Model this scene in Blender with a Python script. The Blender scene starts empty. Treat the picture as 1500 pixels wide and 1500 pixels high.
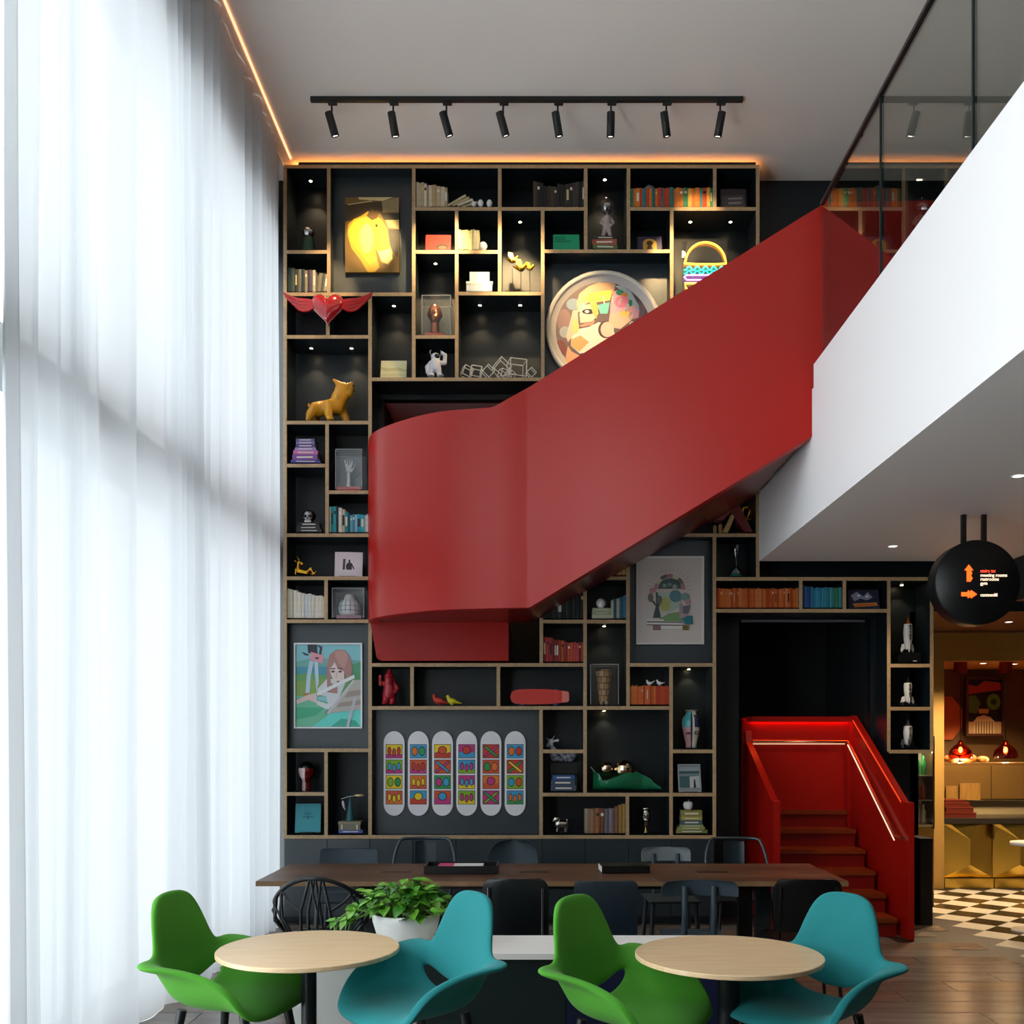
import bpy, math, random
import numpy as np
from mathutils import Vector, Matrix, Euler

SC = bpy.context.scene
COL = SC.collection
RND = random.Random(11)
F, CX, CY, H = 1430.0, 783.0, 1085.0, 1.68      # focal length in px, vanishing point, eye height


def U(u, Y):
    return (u - CX) / F * Y


def V(v, Y):
    return H + (CY - v) / F * Y


# ------------------------------------------------------------------ camera, sky, exposure
cam_d = bpy.data.cameras.new('camera')
cam_d.sensor_width = 36.0
cam_d.lens = 36.0 * F / 1500.0
cam_d.shift_x = -(CX - 750.0) / 1500.0
cam_d.shift_y = (CY - 750.0) / 1500.0
cam_d.clip_start = 0.05
cam = bpy.data.objects.new('camera', cam_d)
COL.objects.link(cam)
cam.location = (0, 0, H)
cam.rotation_euler = (math.pi / 2, 0, 0)
SC.camera = cam

SKY = 7.6
w = bpy.data.worlds.new('sky')
SC.world = w
w.use_nodes = True
bg = w.node_tree.nodes['Background']
bg.inputs[0].default_value = (0.96, 0.98, 1.0, 1)
bg.inputs[1].default_value = SKY
SC.view_settings.view_transform = 'Standard'
SC.view_settings.look = 'None'
SC.view_settings.exposure = 0.48
SC.view_settings.gamma = 1.0
SC.view_settings.use_curve_mapping = False
SC.cycles.max_bounces = 10
SC.cycles.diffuse_bounces = 5
SC.cycles.transparent_max_bounces = 12
SC.cycles.caustics_reflective = False
SC.cycles.caustics_refractive = False
SC.cycles.sample_clamp_indirect = 6.0


def portal(loc, rot, sx, sy):
    d = bpy.data.lights.new('window_portal', 'AREA')
    d.shape = 'RECTANGLE'
    d.size, d.size_y = sx, sy
    d.cycles.is_portal = True
    o = bpy.data.objects.new('window_portal', d)
    COL.objects.link(o)
    o.location, o.rotation_euler = loc, rot


# daylight enters through the tall glazed left side (portals only steer the sky sampling)
portal((-2.95, 3.1, 1.68), (0, -math.pi / 2, 0), 3.3, 12.0)
portal((-2.95, 3.1, 4.70), (0, -math.pi / 2, 0), 2.1, 12.0)


# ------------------------------------------------------------------ materials
def lin(c):
    if isinstance(c, str):
        c = c.lstrip('#')
        c = [int(c[i:i + 2], 16) / 255 for i in (0, 2, 4)]
        c = [x / 12.92 if x <= 0.04045 else ((x + 0.055) / 1.055) ** 2.4 for x in c]
    return (c[0], c[1], c[2], 1.0)


_MC = {}


def mat(c, rough=0.5, metal=0.0, emit=0.0, spec=0.5, noise=0.0, scale=8.0, stretch=(1, 1, 1), bump=0.0, c2=None,
        coat=0.0, sheen=0.0):
    key = (str(c), rough, metal, emit, spec, noise, scale, stretch, bump, str(c2), coat, sheen)
    if key in _MC:
        return _MC[key]
    m = bpy.data.materials.new('m')
    m.use_nodes = True
    nt = m.node_tree
    p = nt.nodes['Principled BSDF']
    col = lin(c)
    p.inputs['Base Color'].default_value = col
    p.inputs['Roughness'].default_value = rough
    p.inputs['Metallic'].default_value = metal
    p.inputs['Specular IOR Level'].default_value = spec
    p.inputs['Coat Weight'].default_value = coat
    p.inputs['Sheen Weight'].default_value = sheen
    if emit:
        p.inputs['Emission Color'].default_value = col
        p.inputs['Emission Strength'].default_value = emit
    if noise or bump or c2:
        tc = nt.nodes.new('ShaderNodeTexCoord')
        mp = nt.nodes.new('ShaderNodeMapping')
        mp.inputs['Scale'].default_value = stretch
        nz = nt.nodes.new('ShaderNodeTexNoise')
        nz.inputs['Scale'].default_value = scale
        nz.inputs['Detail'].default_value = 4
        nt.links.new(tc.outputs['Object'], mp.inputs[0])
        nt.links.new(mp.outputs[0], nz.inputs['Vector'])
        if noise or c2:
            rp = nt.nodes.new('ShaderNodeValToRGB')
            rp.color_ramp.elements[0].position = 0.3
            rp.color_ramp.elements[1].position = 0.7
            d = lin(c2) if c2 else tuple(max(0, x * (1 - noise)) for x in col[:3]) + (1,)
            rp.color_ramp.elements[0].color = d
            rp.color_ramp.elements[1].color = col
            nt.links.new(nz.outputs['Fac'], rp.inputs[0])
            nt.links.new(rp.outputs[0], p.inputs['Base Color'])
        if bump:
            b = nt.nodes.new('ShaderNodeBump')
            b.inputs['Strength'].default_value = bump
            b.inputs['Distance'].default_value = 0.01
            nt.links.new(nz.outputs['Fac'], b.inputs['Height'])
            nt.links.new(b.outputs[0], p.inputs['Normal'])
    _MC[key] = m
    return m


def glass(tint=(1, 1, 1), refl=0.08, rough=0.0, fres=1.45):
    """thin clear sheet: tinted see-through with a Fresnel mirror on top"""
    key = ('g', tint, refl, rough, fres)
    if key in _MC:
        return _MC[key]
    m = bpy.data.materials.new('m')
    m.use_nodes = True
    nt = m.node_tree
    nt.nodes.remove(nt.nodes['Principled BSDF'])
    out = nt.nodes['Material Output']
    t = nt.nodes.new('ShaderNodeBsdfTransparent')
    t.inputs[0].default_value = (*tint, 1)
    g = nt.nodes.new('ShaderNodeBsdfGlossy')
    g.inputs['Roughness'].default_value = rough
    lw = nt.nodes.new('ShaderNodeLayerWeight')
    pw = nt.nodes.new('ShaderNodeMath')
    pw.operation = 'POWER'
    pw.inputs[1].default_value = 4.0
    fr = nt.nodes.new('ShaderNodeMath')
    fr.operation = 'MULTIPLY_ADD'
    fr.inputs[1].default_value = 0.9
    fr.inputs[2].default_value = 0.04
    nt.links.new(lw.outputs['Facing'], pw.inputs[0])
    nt.links.new(pw.outputs[0], fr.inputs[0])
    ad = nt.nodes.new('ShaderNodeMath')
    ad.operation = 'ADD'
    ad.use_clamp = True
    ad.inputs[1].default_value = refl
    mx = nt.nodes.new('ShaderNodeMixShader')
    nt.links.new(fr.outputs[0], ad.inputs[0])
    nt.links.new(ad.outputs[0], mx.inputs[0])
    nt.links.new(t.outputs[0], mx.inputs[1])
    nt.links.new(g.outputs[0], mx.inputs[2])
    nt.links.new(mx.outputs[0], out.inputs[0])
    _MC[key] = m
    return m


def sheer(c, through=0.25, dens='#808488'):
    """woven voile: part open weave, part translucent thread"""
    m = bpy.data.materials.new('m')
    m.use_nodes = True
    nt = m.node_tree
    nt.nodes.remove(nt.nodes['Principled BSDF'])
    out = nt.nodes['Material Output']
    t = nt.nodes.new('ShaderNodeBsdfTransparent')
    tr = nt.nodes.new('ShaderNodeBsdfTranslucent')
    tr.inputs[0].default_value = lin(dens)
    df = nt.nodes.new('ShaderNodeBsdfDiffuse')
    df.inputs[0].default_value = lin(c)
    a = nt.nodes.new('ShaderNodeMixShader')
    a.inputs[0].default_value = 0.50
    b = nt.nodes.new('ShaderNodeMixShader')
    b.inputs[0].default_value = through
    nt.links.new(tr.outputs[0], a.inputs[1])
    nt.links.new(df.outputs[0], a.inputs[2])
    nt.links.new(a.outputs[0], b.inputs[1])
    nt.links.new(t.outputs[0], b.inputs[2])
    nt.links.new(b.outputs[0], out.inputs[0])
    return m


# ------------------------------------------------------------------ mesh collector
class MB:
    def __init__(s):
        s.v, s.f, s.m, s.s = [], [], [], []

    def add(s, vs, fs, mi=0, sm=False):
        n = len(s.v)
        s.v += [tuple(p) for p in vs]
        for f in fs:
            s.f.append([i + n for i in f])
            s.m.append(mi)
            s.s.append(sm)
        return s

    def box(s, x0, x1, y0, y1, z0, z1, mi=0, front=None):
        vs = [(x0, y0, z0), (x1, y0, z0), (x1, y1, z0), (x0, y1, z0), (x0, y0, z1), (x1, y0, z1), (x1, y1, z1), (x0, y1, z1)]
        fs = [(0, 3, 2, 1), (4, 5, 6, 7), (1, 2, 6, 5), (2, 3, 7, 6), (3, 0, 4, 7)]
        s.add(vs, fs, mi)
        s.add([vs[i] for i in (0, 1, 5, 4)], [(0, 1, 2, 3)], mi if front is None else front)
        return s

    def cbox(s, c, d, mi=0, rot=None):
        x, y, z = d[0] / 2, d[1] / 2, d[2] / 2
        vs = [Vector(p) for p in ((-x, -y, -z), (x, -y, -z), (x, y, -z), (-x, y, -z), (-x, -y, z), (x, -y, z), (x, y, z), (-x, y, z))]
        if rot:
            R = Euler(rot).to_matrix()
            vs = [R @ p for p in vs]
        vs = [p + Vector(c) for p in vs]
        return s.add(vs, [(0, 3, 2, 1), (4, 5, 6, 7), (0, 1, 5, 4), (1, 2, 6, 5), (2, 3, 7, 6), (3, 0, 4, 7)], mi)

    def prism(s, pts, plane, a, b, mi=0, side=None, sm=False):
        """polygon in plane xz / xy / yz pushed from a to b along the third axis"""
        def P(p, t):
            return {'xz': (p[0], t, p[1]), 'xy': (p[0], p[1], t), 'yz': (t, p[0], p[1])}[plane]
        n = len(pts)
        s.add([P(p, a) for p in pts], [list(range(n))], mi)
        s.add([P(p, b) for p in pts], [list(range(n))[::-1]], mi)
        vs = [P(p, a) for p in pts] + [P(p, b) for p in pts]
        s.add(vs, [((i + 1) % n, i, n + i, n + (i + 1) % n) for i in range(n)], mi if side is None else side, sm)
        return s

    def lathe(s, prof, seg=20, c=(0, 0, 0), mi=0, sm=True, axis='z', arc=1.0, caps=True):
        vs, fs = [], []
        for r, z in prof:
            for k in range(seg):
                a = 2 * math.pi * arc * k / seg
                p = (r * math.cos(a), r * math.sin(a), z)
                if axis == 'y':
                    p = (p[0], p[2], p[1])
                if axis == 'x':
                    p = (p[2], p[0], p[1])
                vs.append((p[0] + c[0], p[1] + c[1], p[2] + c[2]))
        for i in range(len(prof) - 1):
            for k in range(seg):
                k2 = (k + 1) % seg
                fs.append((i * seg + k, i * seg + k2, (i + 1) * seg + k2, (i + 1) * seg + k))
        s.add(vs, fs, mi, sm)
        n = len(prof)
        if caps and prof[0][0] > 1e-5:
            s.add([vs[k] for k in range(seg)], [list(range(seg))[::-1]], mi)
        if caps and prof[-1][0] > 1e-5:
            s.add([vs[(n - 1) * seg + k] for k in range(seg)], [list(range(seg))], mi)
        return s

    def tube(s, pts, r, seg=8, mi=0, closed=False, sm=True):
        pts = [Vector(p) for p in pts]
        n = len(pts)
        rs = r if isinstance(r, (list, tuple)) else [r] * n
        vs, fs = [], []
        prev = None
        for i, p in enumerate(pts):
            a = pts[(i - 1) % n] if (i > 0 or closed) else p
            b = pts[(i + 1) % n] if (i < n - 1 or closed) else p
            t = (b - a).normalized()
            if prev is None:
                ref = Vector((0, 0, 1)) if abs(t.z) < 0.9 else Vector((0, 1, 0))
                prev = t.cross(ref).normalized()
            nrm = (prev - t * prev.dot(t)).normalized()
            prev = nrm
            bi = t.cross(nrm)
            for k in range(seg):
                an = 2 * math.pi * k / seg
                vs.append(p + (nrm * math.cos(an) + bi * math.sin(an)) * rs[i])
        for i in range(n if closed else n - 1):
            j = (i + 1) % n
            for k in range(seg):
                k2 = (k + 1) % seg
                fs.append((i * seg + k, i * seg + k2, j * seg + k2, j * seg + k))
        s.add(vs, fs, mi, sm)
        if not closed:
            s.add(vs[:seg], [list(range(seg))[::-1]], mi)
            s.add(vs[-seg:], [list(range(seg))], mi)
        return s

    def ell(s, c, r, seg=14, ring=9, mi=0, sm=True, rot=None):
        if not isinstance(r, (list, tuple)):
            r = (r, r, r)
        vs, fs = [], []
        Rm = Euler(rot).to_matrix() if rot else None
        for i in range(ring + 1):
            th = math.pi * i / ring
            for k in range(seg):
                a = 2 * math.pi * k / seg
                p = Vector((r[0] * math.sin(th) * math.cos(a), r[1] * math.sin(th) * math.sin(a), r[2] * math.cos(th)))
                if Rm:
                    p = Rm @ p
                vs.append(p + Vector(c))
        for i in range(ring):
            for k in range(seg):
                k2 = (k + 1) % seg
                q = (i * seg + k, (i + 1) * seg + k, (i + 1) * seg + k2, i * seg + k2)
                if i == 0:
                    q = (q[0], q[1], q[2])
                elif i == ring - 1:
                    q = (q[0], q[1], q[3])
                fs.append(q)
        return s.add(vs, fs, mi, sm)

    def grid(s, rows, mi=0, sm=True):
        n = len(rows[0])
        vs = [p for r in rows for p in r]
        fs = [(i * n + k, i * n + k + 1, (i + 1) * n + k + 1, (i + 1) * n + k) for i in range(len(rows) - 1) for k in range(n - 1)]
        return s.add(vs, fs, mi, sm)

    def xf(s, M):
        s.v = [tuple(M @ Vector(p)) for p in s.v]
        return s

    def mesh(s, mats):
        me = bpy.data.meshes.new('mesh')
        me.from_pydata(s.v, [], s.f)
        for m in (mats if isinstance(mats, (list, tuple)) else [mats]):
            me.materials.append(m)
        me.polygons.foreach_set('material_index', s.m)
        me.polygons.foreach_set('use_smooth', s.s)
        me.update()
        return me

    def build(s, name, mats, parent=None, loc=(0, 0, 0), rot=(0, 0, 0), bev=0.0, kind=None):
        return obj(name, s.mesh(mats), parent, loc, rot, bev, kind)


def obj(name, me, parent=None, loc=(0, 0, 0), rot=(0, 0, 0), bev=0.0, kind=None):
    o = bpy.data.objects.new(name, me)
    COL.objects.link(o)
    o.location, o.rotation_euler = loc, rot
    if parent is not None:
        o.parent = parent
    if bev:
        b = o.modifiers.new('bevel', 'BEVEL')
        b.width, b.segments, b.limit_method = bev, 2, 'ANGLE'
    if kind:
        o['kind'] = kind
    return o


def tag(o, label, cat, group=None):
    o['label'], o['category'] = label, cat
    if group:
        o['group'] = group
    return o


def thing(name, label, cat, loc=(0, 0, 0), rz=0.0, group=None, rot=None):
    o = bpy.data.objects.new(name, None)
    o.empty_display_size = 0.1
    COL.objects.link(o)
    o.location = loc
    o.rotation_euler = rot if rot else (0, 0, rz)
    return tag(o, label, cat, group)


def text(body, size, m, parent, loc, rot=(math.pi / 2, 0, 0), ext=0.001, name='lettering', align='LEFT', bold=0.0, font_w=1.0):
    c = bpy.data.curves.new('text', 'FONT')
    c.body, c.size, c.extrude, c.align_x, c.offset = body, size, ext, align, bold
    c.resolution_u = 3
    t = bpy.data.objects.new('text', c)
    me = bpy.data.meshes.new_from_object(t)
    bpy.data.objects.remove(t)
    bpy.data.curves.remove(c)
    me.materials.clear()
    me.materials.append(m)
    o = obj(name, me, parent, loc, rot)
    o.scale = (font_w, 1, 1)
    return o


def blob(prims, n=36, k=0.012):
    """one continuous surface round smoothly joined capsules / ellipsoids (surface nets); returns an MB"""
    lo, hi = np.full(3, 1e9), np.full(3, -1e9)
    for p in prims:
        if p[0] == 'c':
            for q, r in ((p[1], p[3]), (p[2], p[4])):
                lo, hi = np.minimum(lo, np.array(q) - r), np.maximum(hi, np.array(q) + r)
        else:
            r = np.max(p[2])
            lo, hi = np.minimum(lo, np.array(p[1]) - r), np.maximum(hi, np.array(p[1]) + r)
    st = float(np.max(hi - lo)) / n
    lo, hi = lo - 2.5 * st, hi + 2.5 * st
    dims = np.ceil((hi - lo) / st).astype(int) + 1
    g = np.stack(np.meshgrid(*[lo[i] + st * np.arange(dims[i]) for i in range(3)], indexing='ij'), -1)
    f = None
    for p in prims:
        if p[0] == 'c':
            a, b = np.array(p[1], float), np.array(p[2], float)
            ab = b - a
            t = np.clip(((g - a) @ ab) / max(1e-9, ab @ ab), 0, 1)
            d = np.linalg.norm(g - a - t[..., None] * ab, axis=-1) - (p[3] + (p[4] - p[3]) * t)
        else:
            q = g - np.array(p[1], float)
            if len(p) > 3:
                q = q @ np.array(Euler(p[3]).to_matrix())
            r = np.array(p[2], float)
            k0 = np.linalg.norm(q / r, axis=-1)
            k1 = np.linalg.norm(q / (r * r), axis=-1)
            d = k0 * (k0 - 1) / np.maximum(k1, 1e-9)
        if f is None:
            f = d
        else:
            h = np.clip(0.5 + 0.5 * (f - d) / k, 0, 1)
            f = f * (1 - h) + d * h - k * h * (1 - h)
    acc = np.zeros(tuple(dims - 1) + (3,))
    cnt = np.zeros(tuple(dims - 1))
    D = dims - 1
    def sub(o):
        return f[o[0]:o[0] + D[0], o[1]:o[1] + D[1], o[2]:o[2] + D[2]]
    cor = [(i, j, l) for i in (0, 1) for j in (0, 1) for l in (0, 1)]
    for a in cor:
        for ax in range(3):
            if a[ax] == 0:
                b = list(a)
                b[ax] = 1
                fa, fb = sub(a), sub(b)
                x = (fa < 0) != (fb < 0)
                t = np.where(x, fa / np.where(x, fa - fb, 1), 0)
                pos = np.array(a, float) + np.zeros(tuple(D) + (3,))
                pos[..., ax] = t
                acc += pos * x[..., None]
                cnt += x
    act = cnt > 0
    idx = -np.ones(tuple(D), int)
    idx[act] = np.arange(act.sum())
    cells = np.argwhere(act)
    vs = lo + st * (cells + acc[act] / cnt[act][:, None])
    fs = []
    for ax in range(3):
        s0 = [slice(None)] * 3
        s1 = [slice(None)] * 3
        s0[ax], s1[ax] = slice(0, -1), slice(1, None)
        A, Bq = f[tuple(s0)] < 0, f[tuple(s1)] < 0
        e1, e2 = (ax + 1) % 3, (ax + 2) % 3
        for c in np.argwhere(A != Bq):
            if c[e1] == 0 or c[e2] == 0:
                continue
            q = []
            for d1, d2 in ((1, 1), (0, 1), (0, 0), (1, 0)):
                cc = c.copy()
                cc[e1] -= d1
                cc[e2] -= d2
                q.append(int(idx[tuple(cc)]) if (cc < D).all() else -1)
            if min(q) < 0:
                continue
            fs.append(q if A[tuple(c)] else q[::-1])
    m = MB()
    m.add([tuple(p) for p in vs], fs, 0, True)
    return m


def arc(cx, cz, r, a0, a1, n, ry=None):
    ry = r if ry is None else ry
    return [(cx + r * math.cos(math.radians(a0 + (a1 - a0) * i / n)), cz + ry * math.sin(math.radians(a0 + (a1 - a0) * i / n))) for i in range(n + 1)]


def spot(loc, target, power, angle, blend=0.6, col=(1, 0.72, 0.42), size=0.02, parent=None):
    d = bpy.data.lights.new('lamp_light', 'SPOT')
    d.energy, d.spot_size, d.spot_blend, d.color, d.shadow_soft_size = power, math.radians(angle), blend, col, size
    o = bpy.data.objects.new('lamp_light', d)
    COL.objects.link(o)
    o.location = loc
    o.rotation_euler = (Vector(target) - Vector(loc)).to_track_quat('-Z', 'Y').to_euler()
    return o


# ------------------------------------------------------------------ flat prints
def el(cx, cy, rx, ry, n=18, a0=0, a1=360):
    return [(cx + rx * math.cos(math.radians(a0 + (a1 - a0) * i / n)), cy + ry * math.sin(math.radians(a0 + (a1 - a0) * i / n))) for i in range(n + (0 if a1 - a0 == 360 else 1))]


def ln(a, b, w, w2=None):
    w2 = w if w2 is None else w2
    dx, dy = b[0] - a[0], b[1] - a[1]
    L = math.hypot(dx, dy) or 1
    nx, ny = -dy / L, dx / L
    return [(a[0] + nx * w / 2, a[1] + ny * w / 2), (b[0] + nx * w2 / 2, b[1] + ny * w2 / 2), (b[0] - nx * w2 / 2, b[1] - ny * w2 / 2), (a[0] - nx * w / 2, a[1] - ny * w / 2)]


def art(parent, wm, hm, shapes, M=None, name='print', y=-0.0012, rough=0.5):
    """printed picture: coloured outlines on one sheet, x to the right, y down, both 0..1"""
    m = MB()
    cols, ms = [], []
    for i, (c, pts) in enumerate(shapes):
        if c not in cols:
            cols.append(c)
            ms.append(mat(c, rough))
        yy = y - 0.00025 * i
        vs = [((p[0] - 0.5) * wm, yy, (1 - p[1]) * hm) for p in pts]
        a = sum(vs[k][0] * vs[(k + 1) % len(vs)][2] - vs[(k + 1) % len(vs)][0] * vs[k][2] for k in range(len(vs)))
        m.add(vs if a > 0 else vs[::-1], [list(range(len(vs)))], cols.index(c))
    if M is not None:
        m.xf(M)
    return m.build(name, ms, parent)


# shared materials
NAVY = mat('#0f1b22', 0.34, spec=0.6)
NAVYWALL = mat('#0c181e', 0.42)
PLY = mat('#c2a47c', 0.55, noise=0.25, scale=30, stretch=(1, 1, 1))
RED = mat('#ac140a', 0.34, spec=0.38)
WHITE = mat('#efefef', 0.6)
BLACK = mat('#0b0d0f', 0.35)
BLACKM = mat('#14181b', 0.5)
GOLD = mat('#e8b23c', 0.22, metal=1.0)
CHROME = mat('#d8d8dc', 0.08, metal=1.0)
# ================================================================== THE SETTING
CEIL = H + 5.37
SLAB0, SLAB1 = 3.335, 4.47
XW = -2.33                                        # curtain line
XF = 2.07                                         # balcony face
S9 = 9.0                                          # bookcase front
S_ = 'structure'

# ---- floor: dark grout bed, slate planks and the 45 degree chequer of the canteen
GROUT = mat('#2a241e', 0.5)
fl = MB().box(-2.9, 7.0, -3.0, 13.0, -0.2, -0.004).build('floor', GROUT, kind=S_)
slates = [mat(c, 0.27, c2=d, scale=3.0, stretch=(1, 4, 1), bump=0.02, spec=0.5) for c, d in
          (('#857c74', '#6f665f'), ('#7b7068', '#675d56'), ('#8c837b', '#746b64'), ('#80705f', '#6c5f54'))]
tile_me = [MB().box(-0.597, 0.597, -0.127, 0.127, -0.02, 0.0).mesh(s) for s in slates]
row_ = 0
y = 3.30
while y < 8.85:
    x = -3.35 + (row_ * 0.43) % 1.2
    lim = 3.66 if y > 7.25 else 4.7
    while x < lim - 0.05:
        xa, xb = max(x - 0.597, -2.75), min(x + 0.597, lim)
        if xb - xa > 0.03:
            k = RND.randrange(4)
            if xb - xa > 1.19:
                obj('floor_tile', tile_me[k], fl, (x, y, 0))
            else:
                MB().box(xa, xb, y - 0.127, y + 0.127, -0.02, 0.0).build('floor_tile', slates[k], fl)
        x += 1.2
    y += 0.26
    row_ += 1
CHW, CHB = mat('#d9d2c4', 0.15, noise=0.06, scale=5), mat('#2e2820', 0.15, noise=0.2, scale=5)
T = 0.29
cm = [MB().box(-T / 2 + .002, T / 2 - .002, -T / 2 + .002, T / 2 - .002, -0.02, 0.0).mesh(m) for m in (CHW, CHB)]
for i in range(-22, 23):
    for j in range(-22, 23):
        a = T * math.sqrt(0.5)
        x, y = 4.6 + (i - j) * a, 9.05 + (i + j) * a
        if 3.875 < x < 6.0 and 7.35 < y < 11.0:
            obj('floor_tile', cm[(i) % 2 ^ (j) % 2 ^ 1], fl, (x, y, 0), (0, 0, math.pi / 4))

# ---- ceiling
PLASTER = mat('#f1eeec', 0.65)
CEILM = mat('#fdf6ee', 0.5, spec=0.35)
MB().box(-2.9, 7.0, -3.0, 9.5, CEIL, CEIL + 0.15).build('ceiling', CEILM, kind=S_)
MB().box(-2.9, 7.0, -3.15, -3.0, -0.2, CEIL + 0.15).build('wall_rear', mat('#8c8884', 0.7), kind=S_)
MB().box(7.0, 7.15, -3.15, 13.0, -0.2, CEIL + 0.15).build('wall_right', mat('#6a625c', 0.7), kind=S_)

# ---- back wall with the two stair openings
bw = MB()
Y0, Y1 = 9.36, 9.46
OA = (-1.446, 0.06, H + 0.72, H + 3.27)
OB = (1.96, 3.22, 0.0, H + 1.165)
bw.box(-2.9, OA[0], Y0, Y1, 0, CEIL)
bw.box(OA[0], OA[1], Y0, Y1, 0, OA[2])
bw.box(OA[0], OA[1], Y0, Y1, OA[3], CEIL)
bw.box(OA[1], OB[0], Y0, Y1, 0, CEIL)
bw.box(OB[0], OB[1], Y0, Y1, OB[3], CEIL)
bw.box(OB[1], 3.68, Y0, Y1, 0, CEIL)
bw.box(3.68, 7.0, Y0, Y1, 2.92, CEIL)
bw.build('wall_back', NAVYWALL, kind=S_)
# stairwell behind the wall
DK = mat('#0d1216', 0.7)
MB().box(-1.546, -1.446, Y1, 10.9, 0, 5.2).build('wall_stairwell_left', DK, kind=S_)
MB().box(-1.546, 3.6, 10.8, 10.9, 0, 5.2).build('wall_stairwell_back', DK, kind=S_)
MB().box(3.22, 3.30, Y1, 10.8, 0, 5.2).build('wall_stairwell_right', DK, kind=S_)
MB().box(-1.446, 3.22, Y1, 10.8, OA[3], OA[3] + 0.1).build('ceiling_stairwell', mat('#e6dcd8', 0.7), kind=S_)
MB().box(1.98, 3.16, 9.34, 9.36, OB[3] - 0.03, OB[3] - 0.008).build('trim_lintel_highlight', mat('#6c6c74', 0.4), kind=S_)  # pale grey strip paints the light caught along the opening's lintel

# ---- glazed left side: frames, panes, spandrel, header
FR = mat('#20262a', 0.45)
wn = MB()
for (z0, z1) in ((3.33, 3.66), (6.25, CEIL), (-0.02, 0.06)):
    wn.box(-2.72, -2.52, -3.0, 9.36, z0, z1)
wn.build('wall_left', mat('#8a9094', 0.6), kind=S_)
ys = [0.9, 2.5, 4.16, 5.6, 7.0, 8.2, 9.3]
MB().box(-2.72, -2.5, -3.0, 0.9, 0, CEIL).build('wall_pier', mat('#c8c4be', 0.7), kind=S_)
pn = glass((0.94, 0.97, 0.96), 0.02)
for k in range(len(ys) - 1):
    wo = MB()
    for z0, z1 in ((0.06, 3.33), (3.66, 6.25)):
        wo.box(-2.66, -2.58, ys[k], ys[k] + 0.05, z0, z1)
    wo = wo.build('window_%d' % (k + 1), FR, kind=S_)
    for z0, z1 in ((0.06, 3.33), (3.66, 6.25)):
        MB().add([(-2.62, ys[k] + .05, z0), (-2.62, ys[k + 1], z0), (-2.62, ys[k + 1], z1), (-2.62, ys[k] + .05, z1)], [(0, 1, 2, 3)]).build('pane', pn, wo)
MB().box(-2.50, -2.345, 4.12, 4.262, 0, CEIL).build('trim_1', mat('#0c0e10', 0.6), kind=S_)

# ---- curtain: pleated sheer from ceiling to floor
def pleats(ya, yb, N, seed):
    cu = MB()
    ph, prof = seed * 1.7, []
    for i in range(N + 1):
        yy = ya + (yb - ya) * i / N
        ph += (0.26 + 0.17 * math.sin(i * 0.021 + seed) + 0.12 * math.sin(i * 0.0537 + 2)) * 0.62
        amp = 0.042 + 0.020 * math.sin(i * 0.033 + 1.0) + 0.010 * math.sin(i * 0.083)
        prof.append((yy, amp * math.sin(ph), 0.012 * math.sin(ph * 0.37 + 1)))
    rows = []
    for j in range(15):
        t = j / 14
        z = 0.001 + (CEIL - 0.016) * t
        sp = 1.0 - 0.35 * t
        rows.append([(XW + 0.006 + a * sp + b * (1 - t) + 0.012 * math.sin(yy * 5 + t * 4), yy + 0.010 * math.sin(i * 0.05 + t * 6), z)
                     for i, (yy, a, b) in enumerate(prof)])
    return cu.grid(rows)


SHEER = sheer('#eceff2', 0.012)
tag(pleats(4.275, 8.995, 760, 0).build('sheer_curtain', SHEER), 'tall white sheer curtain hanging in soft pleats along the window wall', 'curtain')
tag(pleats(0.95, 4.10, 420, 1).build('sheer_curtain', sheer('#eceff2', 0.36, '#d4d8dc')), 'unseen white sheer curtain, thinned for more daylight, nearer than the dark window post', 'curtain')  # out of view; weave opened up to let extra daylight into the room
MB().box(XW - 0.10, XW + 0.0, -3.0, 9.3, CEIL - 0.035, CEIL - 0.012).build('trim_2', WHITE, kind=S_)
LEDW = mat('#ffb888', emit=1.3)
led = MB().box(XW + 0.075, XW + 0.090, 1.0, 9.0, CEIL - 0.012, CEIL - 0.002).build('cove_light', LEDW)
tag(led, 'thin warm light strip where the curtain meets the ceiling', 'light strip')

# ---- balcony slab, soffit, kerb, glass
FASC = mat('#f4f4f5', 0.6)
sl = MB()
sl.box(XF, 7.0, -3.0, S9, SLAB0, 4.30)
sl.box(XF, XF + 0.16, -3.0, 7.24, 4.30, SLAB1)
sl.build('balcony_slab', FASC, kind=S_)
MB().box(4.36, 7.0, -1.0, 8.9, 2.95, SLAB0).build('trim_3', mat('#1d2023', 0.6), kind=S_)
MB().box(3.68, 7.0, 9.46, 11.12, 2.92, 3.0).build('ceiling_canteen', mat('#4a3a22', 0.6), kind=S_)
GX = 2.14
bal = thing('glass_balustrade', 'clear glass balustrade on the white balcony edge with dark top rail', 'balustrade', (GX, 0, SLAB1))
gtop = H + 3.985 - SLAB1
gm = glass((0.80, 0.83, 0.80), 0.05)
gy = [7.25, 6.02, 4.75, 3.5, 2.2, 0.9]
for k in range(5):
    MB().box(-0.006, 0.006, gy[k + 1] + 0.006, gy[k] - 0.006, -0.1, gtop - 0.01).build('pane', gm, bal)
    MB().box(-0.012, 0.012, gy[k + 1] - 0.006, gy[k + 1] + 0.006, -0.1, gtop - 0.01).build('joint', mat('#14282c', 0.3), bal)
MB().box(-0.02, 0.02, 0.9, 7.25, gtop - 0.012, gtop + 0.012).build('top_rail', mat('#1c1f20', 0.35), bal)

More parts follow.
